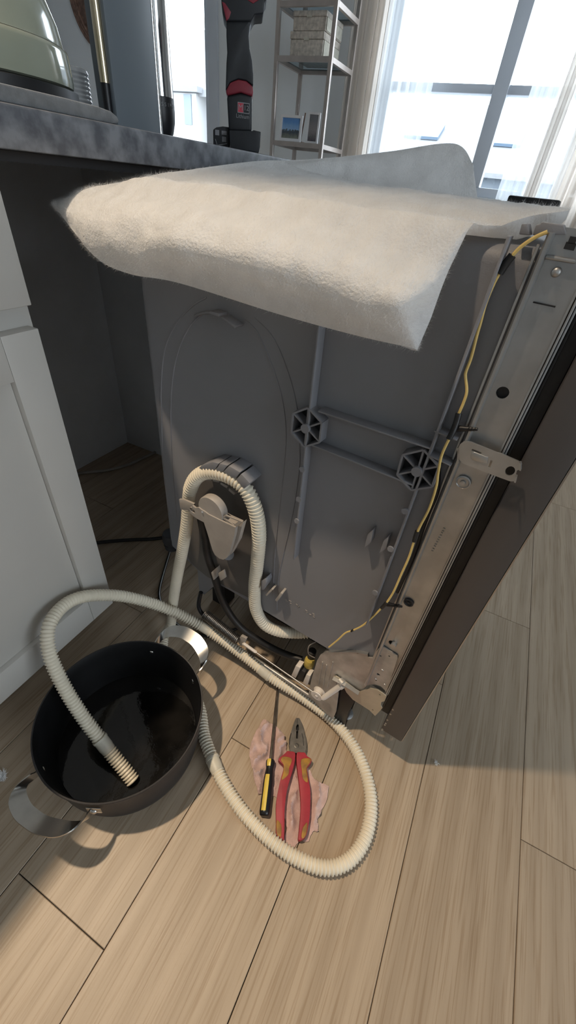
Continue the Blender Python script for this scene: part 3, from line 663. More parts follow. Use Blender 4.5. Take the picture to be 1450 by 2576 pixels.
# near-smooth stretches of the bellows, as distances along the run
def nearest(p): return min(range(NP), key=lambda i: (path[i]-p).length_squared)
soft = [(nearest(D(664, 1568, .006))-60, nearest(D(652, 1360, .017)), .3), (nearest(D(478, 1235, .022)), nearest(onz(429, 1575, .05)), .22)]
cuffs = [nearest(onz(262, 1872, .07)), nearest(onz(540, 1925, .0145)), nearest(onz(665, 1692, .035)), nearest(onz(517, 1580, .085))]
def hr(i):
    a = 1.
    for s0, s1, k in soft:
        if s0 < i < s1: a = k
    for c in cuffs:
        if abs(i-c) < 9: return .0106
    ph = (i*LH/NP/PIT) % 1.
    return .0096 + .0024*a*(1 if ph < .5 else 0) + (0.0012 if a < 1 else 0)
hs_ = MB().tube(path, hr, 14, False).build('drain_hose', 'hose', None, smooth=70)
tag(hs_, 'cream corrugated drain hose looping from the dishwasher into the black pot', 'hose')
for c in cuffs[:3]:
    i0, i1 = max(0, c-9), min(NP-1, c+9)
    MB().tube([path[i] for i in range(i0, i1+1, 3)], lambda i: .0122 if 1 <= i <= 4 else .0115, 16).build('hose_cuff', 'hosew', hs_, smooth=50)
    MB().tube([path[i] for i in (c-10, c-8, c-7)], .0130, 16).build('cuff_lip', 'hosew', hs_, smooth=50)

# ================================================================ POT
PC = V((-.357, .203, 0)); PR = .1395; PH = .120
pot = empty('cooking_pot', PC, math.radians(4))
tag(pot, 'black non-stick cooking pot with two steel loop handles, catching the drained water', 'pot')
MB().lathe([(0, .0), (.112, .0), (.122, .003), (.1272, .012), (.1305, .030), (.1360, .100), (.1378, .116), (PR+.0012, PH-.001), (PR+.0006, PH+.0012), (PR-.0016, PH+.0008)], seg=96).build('body', 'potout', pot, smooth=40)
MB().lathe([(PR-.0016, PH+.0008), (.1352, PH-.006), (.1330, .100), (.1255, .030), (.1215, .014), (.113, .0065), (0, .006)], seg=96).build('lining', 'potin', pot, smooth=40)
for sgn in (1, -1):
    cp = [(-.056, .1300, .098), (-.058, .142, .103), (-.055, .156, .112), (-.043, .168, .121), (-.020, .1765, .127), (0, .178, .128), (.020, .1765, .127), (.043, .168, .121), (.055, .156, .112), (.058, .142, .103), (.056, .1300, .098)]
    rt = Matrix.Rotation(math.radians(-8 if sgn > 0 else -2), 3, 'Z')
    pth = catmull([V(p) for p in cp], 60); mb = MB(); n = len(pth)
    vs = []; fs = []
    for i, p in enumerate(pth):
        t = abs(2*i/(n-1)-1)             # 1 at the ends, 0 at the apex
        rad = V((p.x, p.y, 0)).normalized(); k = min(1, max(0, (t-.35)/.6))
        wv = (rad*(1-k)*1.0 + V((0, 0, 1))*(.35 + .65*k)).normalized()
        tg = (pth[min(i+1, n-1)]-pth[max(i-1, 0)]).normalized(); nv = tg.cross(wv).normalized()
        hw = .0125 - .003*k
        hw *= 1.0 if t < .93 else .8
        for a, b in ((-1, -1), (1, -1), (1, 1), (-1, 1)): q = p + wv*(hw*a) + nv*(.0011*b); vs.append(rt @ V((q.x*1, q.y*sgn, q.z)))
    for i in range(n-1):
        for k in range(4): fs.append((i*4+k, i*4+(k+1) % 4, (i+1)*4+(k+1) % 4, (i+1)*4+k))
    fs += [(3, 2, 1, 0), tuple((n-1)*4+k for k in range(4))]
    h = mb.add(vs, fs).build('handle', 'potsteel', pot, smooth=50)
    for sx in (-.058, .058):
        rd = (rt @ V((sx, sgn*.127, 0))).normalized(); tn = V((-rd.y, rd.x, 0))
        MB().bar(rd*.1400+tn*-.011+V((0, 0, .095)), rd*.1400+tn*.011+V((0, 0, .095)), rd*.0012, (0, 0, .010)).build('handle_foot', 'potsteel', h, bevel=.001)
        MB().lathe([(.005, 0), (.0045, .0015), (.0025, .003), (0, .0034)], rd*.1415+V((0, 0, .094)), 14, rd).build('rivet', 'potsteel', h, smooth=60)
        MB().lathe([(.005, 0), (.0045, .0012), (.0025, .0022), (0, .0026)], rd*.1330+V((0, 0, .094)), 14, -rd).build('rivet', 'potsteel', h, smooth=60)
wa = MB().lathe([(0, .0222), (.1228, .0222), (.1232, .0215), (.1195, .013), (.111, .0078), (0, .0072)], PC, 64).build('drained_water', 'water', None, smooth=30)
tag(wa, 'shallow dark dirty water lying in the bottom of the pot', 'water', kind='stuff')

# ================================================================ TOOLS ON THE FLOOR
def TP(x, y, z): return onz(620+x*.15862, 1780+y*.15862, z)   # detail-crop coordinates of the pliers
ZP = .016
rag_o = [(60,600),(130,420),(270,170),(330,200),(400,250),(480,290),(600,420),(640,600),(640,720),(960,900),(1080,1130),(1200,1190),(1320,1240),(1270,1500),(1130,1750),(1150,1890),(1130,1970),(1050,1950),(1000,2120),(850,2110),(790,2180),(700,2290),(620,2160),(600,2100),(650,1900),(600,1700),(480,1420),(340,1350),(190,1380),(120,1100),(50,760)]
P2 = [V((onz(620+x*.15862, 1780+y*.15862, .004).x, onz(620+x*.15862, 1780+y*.15862, .004).y)) for x, y in rag_o]
fine = []
for a, b in zip(P2, P2[1:]+P2[:1]):
    for k in range(4):
        q = a.lerp(b, k/4); fine.append(q + V((noise.noise(V((q.x*300, q.y*300, 0))), noise.noise(V((q.x*300, q.y*300, 5)))))*.0022)
def ins(p, lp):
    r = False; j = len(lp)-1
    for i in range(len(lp)):
        a, c = lp[i], lp[j]
        if (a.y > p.y) != (c.y > p.y) and p.x < (c.x-a.x)*(p.y-a.y)/(c.y-a.y)+a.x: r = not r
        j = i
    return r
xs = [p.x for p in fine]; ys = [p.y for p in fine]; pts = list(fine)
gx = min(xs)
while gx < max(xs):
    gy = min(ys)
    while gy < max(ys):
        q = V((gx+random.uniform(-.0008, .0008), gy+random.uniform(-.0008, .0008)))
        if ins(q, fine) and min((q-e).length for e in fine) > .0016: pts.append(q)
        gy += .0032
    gx += .0032
vo, eo, fo = geometry.delaunay_2d_cdt(pts, [(i, (i+1) % len(fine)) for i in range(len(fine))], [], 1, 1e-8)[:3]
under = []
for pth_, rad in ((((388,830),(283,1722)), .0125), (((388,830),(465,0)), .008), (((700,720),(660,900),(640,1050),(575,1300),(540,1550),(540,2090)), .0155), (((880,720),(925,900),(915,1100),(940,1350),(930,1700),(880,2090)), .0155), (((815,170),(815,700)), .017)):
    q_ = [V((TP(x, y, .008).x, TP(x, y, .008).y)) for x, y in pth_]; under += [(a_, b_, rad) for a_, b_ in zip(q_, q_[1:])]
def pressed(p):
    k = 1.
    for a_, b_, rad in under:
        t = max(0, min(1, (p-a_).dot(b_-a_)/(b_-a_).length_squared)); d = (p-a_.lerp(b_, t)).length
        k = min(k, max(0, (d-rad*.75)/(rad*.5)))
    return min(1, k)
vv = []
for p in vo:
    n1 = noise.noise(V((p.x*42, p.y*30, 1))); n2 = noise.noise(V((p.x*95, p.y*70, 4)))
    ridge_ = (1-abs(n1)*2.2); ed = min((p-e).length for e in fine[::2])
    z = .0022 + max(0, ridge_)**2*.013*min(1, ed/.008) + max(0, n2)*.003*min(1, ed/.006) + abs(noise.noise(V((p.x*60, p.y*60, 9))))*.0015
    vv.append((p.x, p.y, .0022 + (z-.0022)*pressed(p)))
fo = [f for f in fo if ins(sum((vo[i] for i in f), V((0, 0)))/3, fine)]
mb = MB(); n = len(vv); mb.add(vv + [(x, y, z-.0016) for x, y, z in vv], [tuple(f) for f in fo] + [tuple(i+n for i in f[::-1]) for f in fo])
from collections import Counter
ec = Counter(tuple(sorted((f[i], f[(i+1) % 3]))) for f in fo for i in range(3))
mb.f += [(a, b, b+n, a+n) for (a, b), k in ec.items() if k == 1]
rg = mb.build('cleaning_rag', 'rag', None, smooth=70)
tag(rg, 'crumpled pink terry rag under the pliers and screwdriver', 'cloth')

pl = empty('combination_pliers', TP(800, 1000, 0)); pl0 = pl.location.copy()
tag(pl, 'combination pliers with red and mustard grips lying on the rag', 'pliers')
def PP(pts, z): return [TP(x, y, z)-pl0 for x, y in pts]
def smoothloop(pts, n=4):
    out = []; m_ = len(pts)
    for i in range(m_):
        p0, p1, p2, p3 = [V(pts[(i+k) % m_]) for k in (-1, 0, 1, 2)]
        for k in range(n):
            f = k/n; out.append(.5*((2*p1)+(p2-p0)*f+(2*p0-5*p1+4*p2-p3)*f*f+(3*p1-p0-3*p2+p3)*f*f*f))
    return out
def gripmesh(loop, z0, z1, name, mt, par, bev):
    lp = smoothloop(PP(loop, z1), 3); return MB().prism([V((p.x, p.y, z0)) for p in lp], (0, 0, z1-z0)).build(name, mt, par, smooth=60, bevel=bev, bseg=4)
LHn = [(775,715),(700,692),(650,690),(615,725),(535,790),(512,832),(585,905),(595,960),(560,1080),(530,1200),(490,1400),(472,1560),(475,1800),(475,2000),(515,2055),(590,2105),(602,2040),(607,1800),(610,1600),(640,1350),(680,1180),(735,1000),(770,850)]
RHn = [(803,715),(880,708),(930,712),(970,770),(1028,808),(1032,860),(972,940),(967,1000),(990,1150),(1010,1250),(1020,1400),(1010,1700),(990,1850),(960,2000),(920,2070),(850,2108),(826,2080),(832,2000),(852,1800),(866,1600),(860,1400),(840,1200),(822,1050),(803,900)]
ZG = .012
for hl_, up, dn, nm in ((LHn, [(590,775),(715,800),(715,870),(680,960),(668,1060),(560,1150),(590,1010),(592,905),(548,832)], [(482,1785),(540,1830),(560,1900),(552,2040),(520,2045),(482,1985)], 'handle'),
                    (RHn, [(872,820),(1010,805),(1022,850),(965,940),(960,1000),(976,1180),(900,1130),(882,1000)], [(968,1820),(905,1890),(884,1960),(878,2070),(925,2055),(958,1970)], 'handle')):
    g = gripmesh(hl_, .004, .004+ZG, nm, 'red', pl, .0042)
    gripmesh(up, .0145, .0168, 'soft_grip', 'mustard', g, .0008); gripmesh(dn, .0145, .0168, 'soft_grip', 'mustard', g, .0008)
jaw = [(788,165),(842,165),(862,205),(888,270),(915,380),(938,470),(952,570),(948,650),(930,725),(700,715),(690,640),(680,580),(683,490),(705,400),(742,280),(765,215)]
jw = MB().plate(PP(jaw, .014), [PP([(806,268),(828,268),(835,300),(835,350),(820,372),(806,372),(790,350),(790,300)], .014), PP([(793,372),(824,372),(820,492),(790,492)], .014)], (0, 0, -.009)).build('jaws', 'jaw', pl, smooth=30)
MB().prism(PP([(784,268),(838,268),(838,495),(784,495)], .0058), (0, 0, -.001)).build('jaw_gap', 'black', jw)
MB().prism(PP([(809,168),(815,168),(815,268),(809,268)], .0142), (0, 0, -.0006)).build('jaw_split', 'black', jw)
for pth_ in ([(706,400),(683,490),(681,585),(690,590),(696,500),(718,410)], [(885,400),(905,480),(915,600),(905,605),(898,500),(878,410)]):
    MB().prism(PP(pth_, .0143), (0, 0, -.0006)).build('cutter_edge', 'black', jw)
c = TP(798, 605, .014)-pl0; MB().lathe([(.0046, 0), (.0046, .0010), (.0034, .0012), (.0030, .0004), (0, .0004)], c, 24).build('pivot', 'jaw', jw, smooth=30)

a, b = TP(388, 830, .0115), TP(283, 1722, .0105); tip = onz(703, 1690, .0035)
sd = empty('screwdriver', V((b.x, b.y, 0)))
tag(sd, 'long screwdriver with black and yellow handle pushed under the hose', 'screwdriver')
b0 = V((b.x, b.y, 0)); A, B, Tp = a-b0, b-b0, tip-b0
ax = (A-B); LN = ax.length
prof = [(0, 0), (.0062, 0), (.0082, .0015), (.0092, .006), (.0092, LN*.30), (.0092, LN*.60), (.0078, LN*.76), (.0071, LN*.83), (.0085, LN*.92), (.0086, LN*.97), (.0070, LN), (0, LN)]
hd_ = MB().lathe(prof, B, 28, ax).build('handle', 'sdblack', sd, smooth=50)
axn = ax.normalized(); t_ = V((1, 0, 0)); u_ = (t_-axn*t_.dot(axn)).normalized(); bb_ = axn.cross(u_)
up = V((-.35, .0, .94)); ang = math.atan2(up.dot(bb_), up.dot(u_))
MB().lathe([(r+.0002, h) for r, h in [(.0092, .006), (.0092, LN*.30), (.0092, LN*.60), (.0084, LN*.70)]], B, 10, ax, ang-.45, ang+.45).build('stripe', 'sdyellow', hd_, smooth=60)
MB().lathe([(r+.0002, h) for r, h in [(.0074, LN*.86), (.0085, LN*.92), (.0086, LN*.97), (.0072, LN*.998)]], B, 8, ax, ang-.5, ang+.4).build('stripe', 'sdyellow', hd_, smooth=60)
MB().tube([A-axn*.002, A.lerp(Tp, .55), A.lerp(Tp, .56), Tp], lambda i: (.0031, .0031, .0027, .0027)[i], 12).build('shaft', 'sdsteel', sd, smooth=40)

# small litter on the floor
def tuft(c, r, n, name, label, mt):
    mb = MB()
    for i in range(n):
        d = V((random.gauss(0, 1), random.gauss(0, 1), abs(random.gauss(0, .6)))).normalized(); p = c + V((random.gauss(0, r*.3), random.gauss(0, r*.3), .002))
        q = p + d*r*random.uniform(.4, 1); s_ = d.cross(V((0, 0, 1))).normalized()*.0006
        mid = p.lerp(q, .5)+V((0, 0, .001)); mb.add([p-s_, p+s_, mid+s_, mid-s_, q+s_*.4, q-s_*.4], [(0, 1, 2, 3), (3, 2, 4, 5)])
    return tag(mb.build(name, mt), label, 'fluff')
tuft(onz(6, 1955), .010, 160, 'wool_tuft', 'small white tuft of wool on the floor left of the pot', 'wool')
tuft(onz(1097, 1920), .005, 40, 'wool_tuft', 'tiny white shred of wool on the floor right of the hose loop', 'wool')

# loose cables and a dark line on the floor
def fcable(pts, r, name, label, mt, z=None):
    return tag(MB().tube(catmull([onz(x, y, r) for x, y in pts], 60), r, 10).build(name, mt, None, smooth=60), label, 'cable')
c1 = fcable([(432,1372),(424,1400),(412,1440),(402,1480),(402,1505),(412,1530),(440,1565),(475,1588),(530,1600),(600,1580)], .0036, 'floor_cable', 'thin dark cable with a silver stripe on the floor behind the hose', 'rubber')
MB().tube([p+V((.0022, -.0012, .0026)) for p in catmull([onz(x, y, .0036) for x, y in [(432,1372),(424,1400),(412,1440),(402,1480),(402,1505),(412,1530),(440,1565),(475,1588)]], 50)], .0013, 6).build('silver_stripe', 'steel', c1, smooth=60)
fcable([(150,1196),(215,1189),(270,1183),(320,1170),(360,1152),(405,1132),(470,1110)], .005, 'grey_cable', 'grey cable lying across the floor at the back of the bay', 'greypl')
fcable([(200,1372),(265,1363),(330,1358),(380,1356),(430,1350),(500,1340)], .005, 'dark_floor_line', 'thin dark line lying across the floor in the mouth of the bay', 'rubber')  # thin dark line across the bay mouth

# ================================================================ WOOL BLANKET
G = [
 [(141,523,.426),(190,588,.40),(250,655,.39),(330,690,.385),(450,712,.38),(700,790,.375),(900,845,.375),(1030,874,.374),(1050,882,.380)],
 [(139,520,.427),(180,562,.402),(222,605,.388),(335,640,.368),(440,640,.358),(690,700,.353),(900,760,.352),(1020,795,.352),(1080,812,.392)],
 [(138,518,.428),(172,540,.405),(212,560,.392),(330,580,.372),(440,585,.362),(690,625,.360),(900,680,.362),(1050,726,.362),(1110,742,.402)],
 [(137,517,.428),(170,520,.415),(212,520,.408),(330,528,.392),(450,528,.392),(690,558,.396),(900,598,.402),(1095,640,.405),(1162,655,.418)],
 [(136,516,.429),(175,505,.427),(218,490,.43),(330,480,.44),(450,478,.475),(690,488,.485),(900,505,.485),(1135,540,.465),(1238,582,.432)],
 [(135,515,.43),(182,497,.436),(230,478,.442),(340,460,.50),(450,446,.565),(690,452,.65),(900,468,.64),(1180,505,.56),(1330,545,.452)],
 [(135,514,.432),(186,493,.441),(240,473,.452),(345,452,.52),(450,435,.595),(700,425,-.44),(900,462,.85),(1200,499,.8),(1428,530,.47)],
 [(135,513,.434),(188,491,.443),(243,471,.456),(350,449,.53),(455,430,.605),(720,405,-.47),(900,470,.95),(1190,503,.93),(1428,524,.6)]]
F = [
 [(660,470,.86),(800,476,.88),(950,485,.90),(1100,500,.93),(1215,515,.96)],
 [(680,440,.87),(800,442,.90),(950,440,.93),(1110,440,.965),(1203,500,.965)],
 [(700,412,.885),(810,408,.91),(960,396,.95),(1110,385,.985),(1196,455,.975)],
 [(712,404,.90),(820,398,.93),(980,381,.97),(1142,361,1.0),(1190,412,.985)]]
def grid(G, nu, nv):
    rows = [catmull([ony(*p) if p[2] > 0 else onx(*p) for p in r], nu) for r in G]
    cols = [catmull([r[i] for r in rows], nv) for i in range(nu+1)]
    return [[cols[i][j] for i in range(nu+1)] for j in range(nv+1)]
wm = MB(); surf = []
def sheet(g, th):
    nj, ni = len(g), len(g[0]); Nn = [[None]*ni for _ in range(nj)]
    for j in range(nj):
        for i in range(ni):
            du = g[j][min(i+1, ni-1)]-g[j][max(i-1, 0)]; dv = g[min(j+1, nj-1)][i]-g[max(j-1, 0)][i]
            n = du.cross(dv); n = n.normalized() if n.length > 1e-9 else V((0, -1, 0)); Nn[j][i] = n
    top = []; bot = []
    for j in range(nj):
        for i in range(ni):
            p, n = g[j][i], Nn[j][i]
            a = noise.noise(p*22)*.0028 + noise.noise(p*60)*.0016 + noise.noise(p*170)*.0007
            e = min(i, ni-1-i, j, nj-1-j); k = min(1, (e/5.)**.5)*min(1, .15+i/(ni*.18))
            q = p + n*a*k
            bq = q - n*(th*(.35+.65*k)*min(1, .12+i/(ni*.36)) + noise.noise(p*40+V((3, 3, 3)))*.002)
            lq = DW2L(q); ov = min(1, max(0, (lq.y+.035)/.025)) * min(1, max(0, (lq.x+.470)/.06))
            if ov > 0:
                q = V((q.x, q.y, max(q.z, q.z*(1-ov)+ov*(TOP+.012+a))))
            lb = DW2L(bq)
            if lb.y > -.012 and lb.x > -.45: bq = V((bq.x, bq.y, min(max(bq.z, TOP+.003), max(q.z-.002, bq.z))))
            top.append(q); bot.append(bq)
            surf.append((q, n, e))
    n0 = nj*ni
    fs = []
    for j in range(nj-1):
        for i in range(ni-1):
            a, b, c, d = j*ni+i, j*ni+i+1, (j+1)*ni+i+1, (j+1)*ni+i
            fs.append((a, b, c, d)); fs.append((a+n0, d+n0, c+n0, b+n0))
    ring = [i for i in range(ni)] + [j*ni+ni-1 for j in range(1, nj)] + [(nj-1)*ni+i for i in range(ni-2, -1, -1)] + [j*ni for j in range(nj-2, 0, -1)]
    for a, b in zip(ring, ring[1:]+ring[:1]): fs.append((b, a, a+n0, b+n0))
    wm.add(top+bot, fs)
sheet(grid(G, 150, 110), .020)
sheet(grid(F, 70, 40), .016)
bl = wm.build('insulation_blanket', 'wool', None, smooth=80)
tag(bl, 'thick white felted wool insulation blanket folded over the dishwasher top', 'blanket')
fb_ = MB()
for k in range(34000):
    q, n, e = random.choice(surf)
    if e > 6 and random.random() < .35: continue
    d = (n*random.uniform(.2, 1) + V((random.gauss(0, .7), random.gauss(0, .7), random.gauss(0, .5)))).normalized()
    L_ = random.uniform(.002, .006); s_ = d.cross(V((random.random(), random.random(), random.random()))).normalized()*.00007
    mid = q + d*L_*.5; en = q + d*L_ + V((random.gauss(0, .0015), random.gauss(0, .0015), random.gauss(0, .0015)))
    q = q - n*.001
    fb_.add([q-s_, q+s_, mid+s_*.8, mid-s_*.8, en], [(0, 1, 2, 3), (3, 2, 4)])
me = bpy.data.meshes.new('loose_fibres'); me.from_pydata([tuple(p) for p in fb_.v], [], fb_.f); me.materials.append(M['fibre'])
fo_ = bpy.data.objects.new('loose_fibres', me); col.objects.link(fo_); fo_.parent = bl; fo_['kind'] = 'stuff'

# ================================================================ THINGS ON THE WORKTOP
ZW = .9045
# folded grey mat, rounded nose at its right end
mo = MB()
y0, y1, xa, xb, th = -.05, .532, -.80, -.516, .0135
prof = [(y0, 0), (y1-.010, 0), (y1-.002, .001), (y1+.001, .004), (y1-.002, .008), (y1-.010, .011), (y1-.03, th-.0008), (y1-.08, th), (y0, th)]
mo.prism([(xa, y, ZW+z) for y, z in prof], (xb-xa, 0, 0))
tag(mo.build('drying_mat', 'mat', None, bevel=.002), 'thick grey fabric drying mat along the worktop edge under the domed appliance', 'mat')
# sage domed appliance
dc = V((-.80, .525, ZW+th+.0005))
da = empty('domed_appliance', dc)
MB().lathe([(0, 0), (.152, 0), (.155, .003), (.155, .022), (.148, .024), (0, .024)], seg=64).build('base_ring', 'black', da, smooth=40)
MB().lathe([(.146, .0245), (.150, .026), (.151, .032), (.150, .060), (.1485, .064), (.1465, .065)], seg=80).build('lower_wall', 'dome', da, smooth=50)
MB().lathe([(.1460, .0655), (.145, .068), (.142, .086), (.133, .112), (.118, .136), (.097, .156), (.069, .170), (.036, .178), (0, .180)], seg=80).build('dome_lid', 'dome', da, smooth=70)
MB().lathe([(0, .1805), (.012, .1805), (.010, .188), (.018, .196), (.016, .206), (0, .209)], seg=24).build('knob', 'black', da, smooth=50)
tag(da, 'glossy sage green domed appliance on a black base at the left', 'appliance')
pj = empty('ribbed_jar', (-.93, onx(178, 272, -.93).y, ZW)); mb = MB()
pr = [(0, 0), (.040, 0)]
for k in range(14): pr += [(.041, .002+k*.0065), (.0435, .0052+k*.0065)]
pr += [(.041, .095), (.036, .097), (.036, .010), (0, .009)]
mb.lathe(pr, seg=40).build('body', 'ribglass', pj, smooth=30)
tag(pj, 'small grey horizontally ribbed jar beside the domed appliance', 'jar')
# coffee machine
CX = -.80; pA, pB = onx(298, 318, CX), onx(405, 338, CX); cyc = (pA.y+pB.y)/2
cm = empty('coffee_machine', (CX-.03, cyc, ZW)); fy0, fy1 = pA.y-cyc, pB.y-cyc
MB().box((.018, fy0, 0), (.030, fy1, .43)).build('front_panel', 'coffee', cm, bevel=.003)
MB().box((-.020, fy0+.004, 0), (.0175, fy1-.004, .43)).build('body', 'coffee', cm, bevel=.003)
MB().tube([(.012, fy0-.002, .075), (.012, fy0-.002, .43)], .0085, 16).build('brass_edge', 'brass', cm, smooth=60)
MB().tube([(.012, fy0-.002, .0), (.012, fy0-.002, .0745)], .0082, 16).build('brass_foot', 'black', cm, smooth=60)
MB().tube([(.026, fy1+.004, .0), (.026, fy1+.004, .43)], .005, 12).build('chrome_edge', 'chrome', cm, smooth=60)
tk = (.004, fy1+.032, 0)
MB().lathe([(0, 0), (.012, 0), (.018, .006), (.027, .022), (.0315, .040), (.0325, .056), (.0318, .078), (0, .078)], tk, 32).build('tank_base', 'black', cm, smooth=60)
MB().lathe([(0, .0785), (.0318, .0785), (.030, .12), (.028, .43), (0, .43)], tk, 32).build('water_tank', 'chrome', cm, smooth=60)
tag(cm, 'slate coffee machine with chrome and brass edges standing on the worktop', 'coffee machine')
def text(s, size, mt, name, par, loc, rot, ext=.0002):
    cu = bpy.data.curves.new(name, 'FONT'); cu.body = s; cu.size = size; cu.extrude = ext; cu.align_x = 'CENTER'; cu.align_y = 'CENTER'
    o = bpy.data.objects.new(name, cu); col.objects.link(o)
    me = bpy.data.meshes.new_from_object(o.evaluated_get(bpy.context.evaluated_depsgraph_get()))
    bpy.data.objects.remove(o); me.materials.append(M[mt]); me.name = name
    o = bpy.data.objects.new(name, me); col.objects.link(o); o.parent = par; o.location = loc; o.rotation_euler = rot; return o
for k, ch in enumerate('TASSIMO'):
    an = math.radians(-62 + k*12); text(ch, .0085, 'ink', 'brand_lettering', cm, (tk[0]+.0327*math.cos(an), tk[1]+.0327*math.sin(an), .066), (math.radians(90), 0, an+math.pi/2))
# cordless tool
tb_ = V((-.60, .965, ZW)); TD = V((-.53, .848, 0)).normalized(); TR = V((TD.y, -TD.x, 0))
tl = empty('cordless_tool', tb_, math.atan2(TR.y, TR.x))
def TQ(x, y):      # local (across, 0, up) on the vertical plane through the tool that faces the kitchen
    d = ray(x, y); q = CAM + d*(TD.dot(tb_-CAM)/TD.dot(d)) - tb_
    return V((q.dot(TR), 0, q.z))
def tprism(pts, hw, name, mt, par=tl, bev=.004):
    p = [TQ(x, y)-V((0, hw, 0)) for x, y in pts]
    for q in p: q.z = max(q.z, 0)
    return MB().prism(p, (0, 2*hw, 0)).build(name, mt, par, bevel=bev, bseg=3)
bat = tprism([(578,331),(635,333),(637,331),(655,335),(653,372),(650,386),(580,374)], .035, 'battery_base', 'toolblack')
tprism([(572,246),(606,239),(634,246),(633,334),(577,332)], .026, 'battery', 'toolblack')
tprism([(569,235),(580,214),(600,206),(620,210),(636,224),(637,240),(634,248),(606,238),(573,246)], .028, 'red_collar', 'toolred')
tprism([(569,234),(571,165),(573,140),(571,100),(571,66),(576,58),(636,52),(634,60),(628,76),(626,100),(628,130),(634,160),(637,195),(637,222),(620,209),(600,205),(580,213)], .026, 'grip', 'toolblack', bev=.006)
tprism([(571,66),(562,50),(559,20),(557,-40),(675,-40),(670,12),(664,18),(662,48),(640,50),(632,66)], .032, 'motor_housing', 'toolblack', bev=.006)
tprism([(560,18),(571,66),(578,60),(583,44),(568,22)], .0325, 'red_switch', 'toolred', bev=.001)
tprism([(612,-20),(665,-20),(652,14),(636,24),(620,14)], .0328, 'red_cap', 'toolred', bev=.001)
p = TQ(613, 276)+V((0, -.0265, 0))
MB().box((p.x-.0115, p.y-.0003, p.z-.0075), (p.x+.0115, p.y+.0003, p.z+.0075)).build('badge', 'ink', tl)
MB().box((p.x-.0105, p.y-.0006, p.z-.0063), (p.x-.0005, p.y-.0004, p.z+.0063)).build('badge_field', 'inkred', tl)
MB().box((p.x+.0002, p.y-.0006, p.z-.0063), (p.x+.0105, p.y-.0004, p.z+.0063)).build('badge_field', 'toolblack', tl)
R90 = (math.radians(90), 0, 0)
text('M', .012, 'ink', 'badge_lettering', tl, (p.x-.0055, p.y-.0007, p.z), R90)
text('12', .010, 'ink', 'badge_lettering', tl, (p.x+.0053, p.y-.0007, p.z), R90)
text('Lithium', .0085, 'ink', 'badge_lettering', tl, TQ(611, 297)+V((0, -.0267, 0)), R90)
tag(tl, 'black cordless tool with red trim standing upright on its battery', 'power tool')
qs = TQ(558, 373); sp_ = tb_ + TR*qs.x + TD*.004
sb = empty('spare_battery', V((sp_.x, sp_.y, ZW)), math.atan2(TR.y, TR.x)); hwid = (TQ(577, 370).x-TQ(537, 370).x)/2; zt_ = TQ(560, 319).z
lp = [(-hwid, 0), (hwid, 0), (hwid, zt_), (hwid*.2, zt_), (-hwid*.6, zt_*.93), (-hwid, zt_*.82)]
MB().prism([(x, -.018, z) for x, z in lp], (0, .036, 0)).build('housing', 'toolblack', sb, bevel=.002)
for (x, z, a, b) in [(-.5, .72, .004, .004), (.35, .74, .005, .003), (.35, .48, .004, .004)]:
    MB().box((x*hwid-a, -.0186, z*zt_-b), (x*hwid+a, -.0182, z*zt_+b)).build('printed_label', 'tub', sb)
MB().tube([(-hwid*.75, -.0184, zt_*.45), (-hwid*.5, -.0184, zt_*.2), (hwid*.7, -.0184, zt_*.32)], .0006, 6).build('printed_line', 'ink', sb)
tag(sb, 'small spare battery lying against the foot of the cordless tool', 'battery')

# ================================================================ BACK OF THE ROOM
# shelf
SY = 3.05
def SP(x, y, Y=SY): return ony(x, y, Y)
sx0, sx1 = SP(691, 250).x, SP(822, 250).x
z1, z2, z3 = SP(683, 352).z, SP(690, 140).z, SP(697, 3).z
sh = empty('shelf_unit', ((sx0+sx1)/2, SY, 0)); sxo = (sx0+sx1)/2; hw = (sx1-sx0)/2; dp = .32; pw = .011
for sx in (-hw, hw):
    for sy in (0, dp):
        MB().box((sx-pw, sy-pw, 0), (sx+pw, sy+pw, 1.74)).build('post', 'brassrod', sh, bevel=.002)
zs = [.30, 2*z1-z2+.06, z1, z2, z3, 1.735]
for z in zs:
    for sy in (0, dp): MB().box((-hw+pw, sy-pw*.9, z-.022), (hw-pw, sy+pw*.9, z)).build('front_rail', 'brassrod', sh)
    for sx in (-hw, hw): MB().box((sx-pw*.9, pw, z-.022), (sx+pw*.9, dp-pw, z)).build('side_rail', 'brassrod', sh)
    MB().box((-hw+.012, .011, z-.006), (hw-.012, dp-.011, z-.0005)).build('glass_shelf', 'shelfglass', sh)
tag(sh, 'slim champagne metal shelf unit with glass shelves by the far wall', 'shelf')
def place_box(x0, x1, y_top, y_bot, name, label, Y, d, mt):
    a, b = SP(x0, y_bot, Y), SP(x1, y_top, Y); o = empty(name, ((a.x+b.x)/2, Y, a.z)); w_ = (b.x-a.x)/2; h = b.z-a.z
    return o, w_, h
bz = z2+.0005; Yb = SY+.04
bxa, bxb = SP(730, 120, Yb).x, SP(812, 120, Yb).x; zt1 = SP(770, 78, Yb).z; zt2 = min(SP(770, 12, Yb).z, z3-.025)
for (za, zb_, sh_, lab) in [(bz, zt1, 0, 'lower woven storage box on the metal shelf'), (zt1+.001, zt2, .008, 'upper woven storage box stacked on the metal shelf')]:
    o = empty('storage_box', ((bxa+bxb)/2+sh_, Yb, za)); w_ = (bxb-bxa)/2-sh_*.3; h = zb_-za
    MB().box((-w_, 0, 0), (w_, .24, h*.70)).build('body', 'box', o, bevel=.004)
    MB().box((-w_-.003, -.003, h*.705), (w_+.003, .243, h)).build('lid', 'box', o, bevel=.004)
    MB().box((-.015, -.006, h*.66), (.015, -.0005, h*.76)).build('tab', 'boxside', o)
    MB().box((w_+.0005, .01, .004), (w_+.004, .23, h*.69)).build('label_side', 'boxside', o)
    tag(o, lab, 'box', 'storage boxes on the shelf')
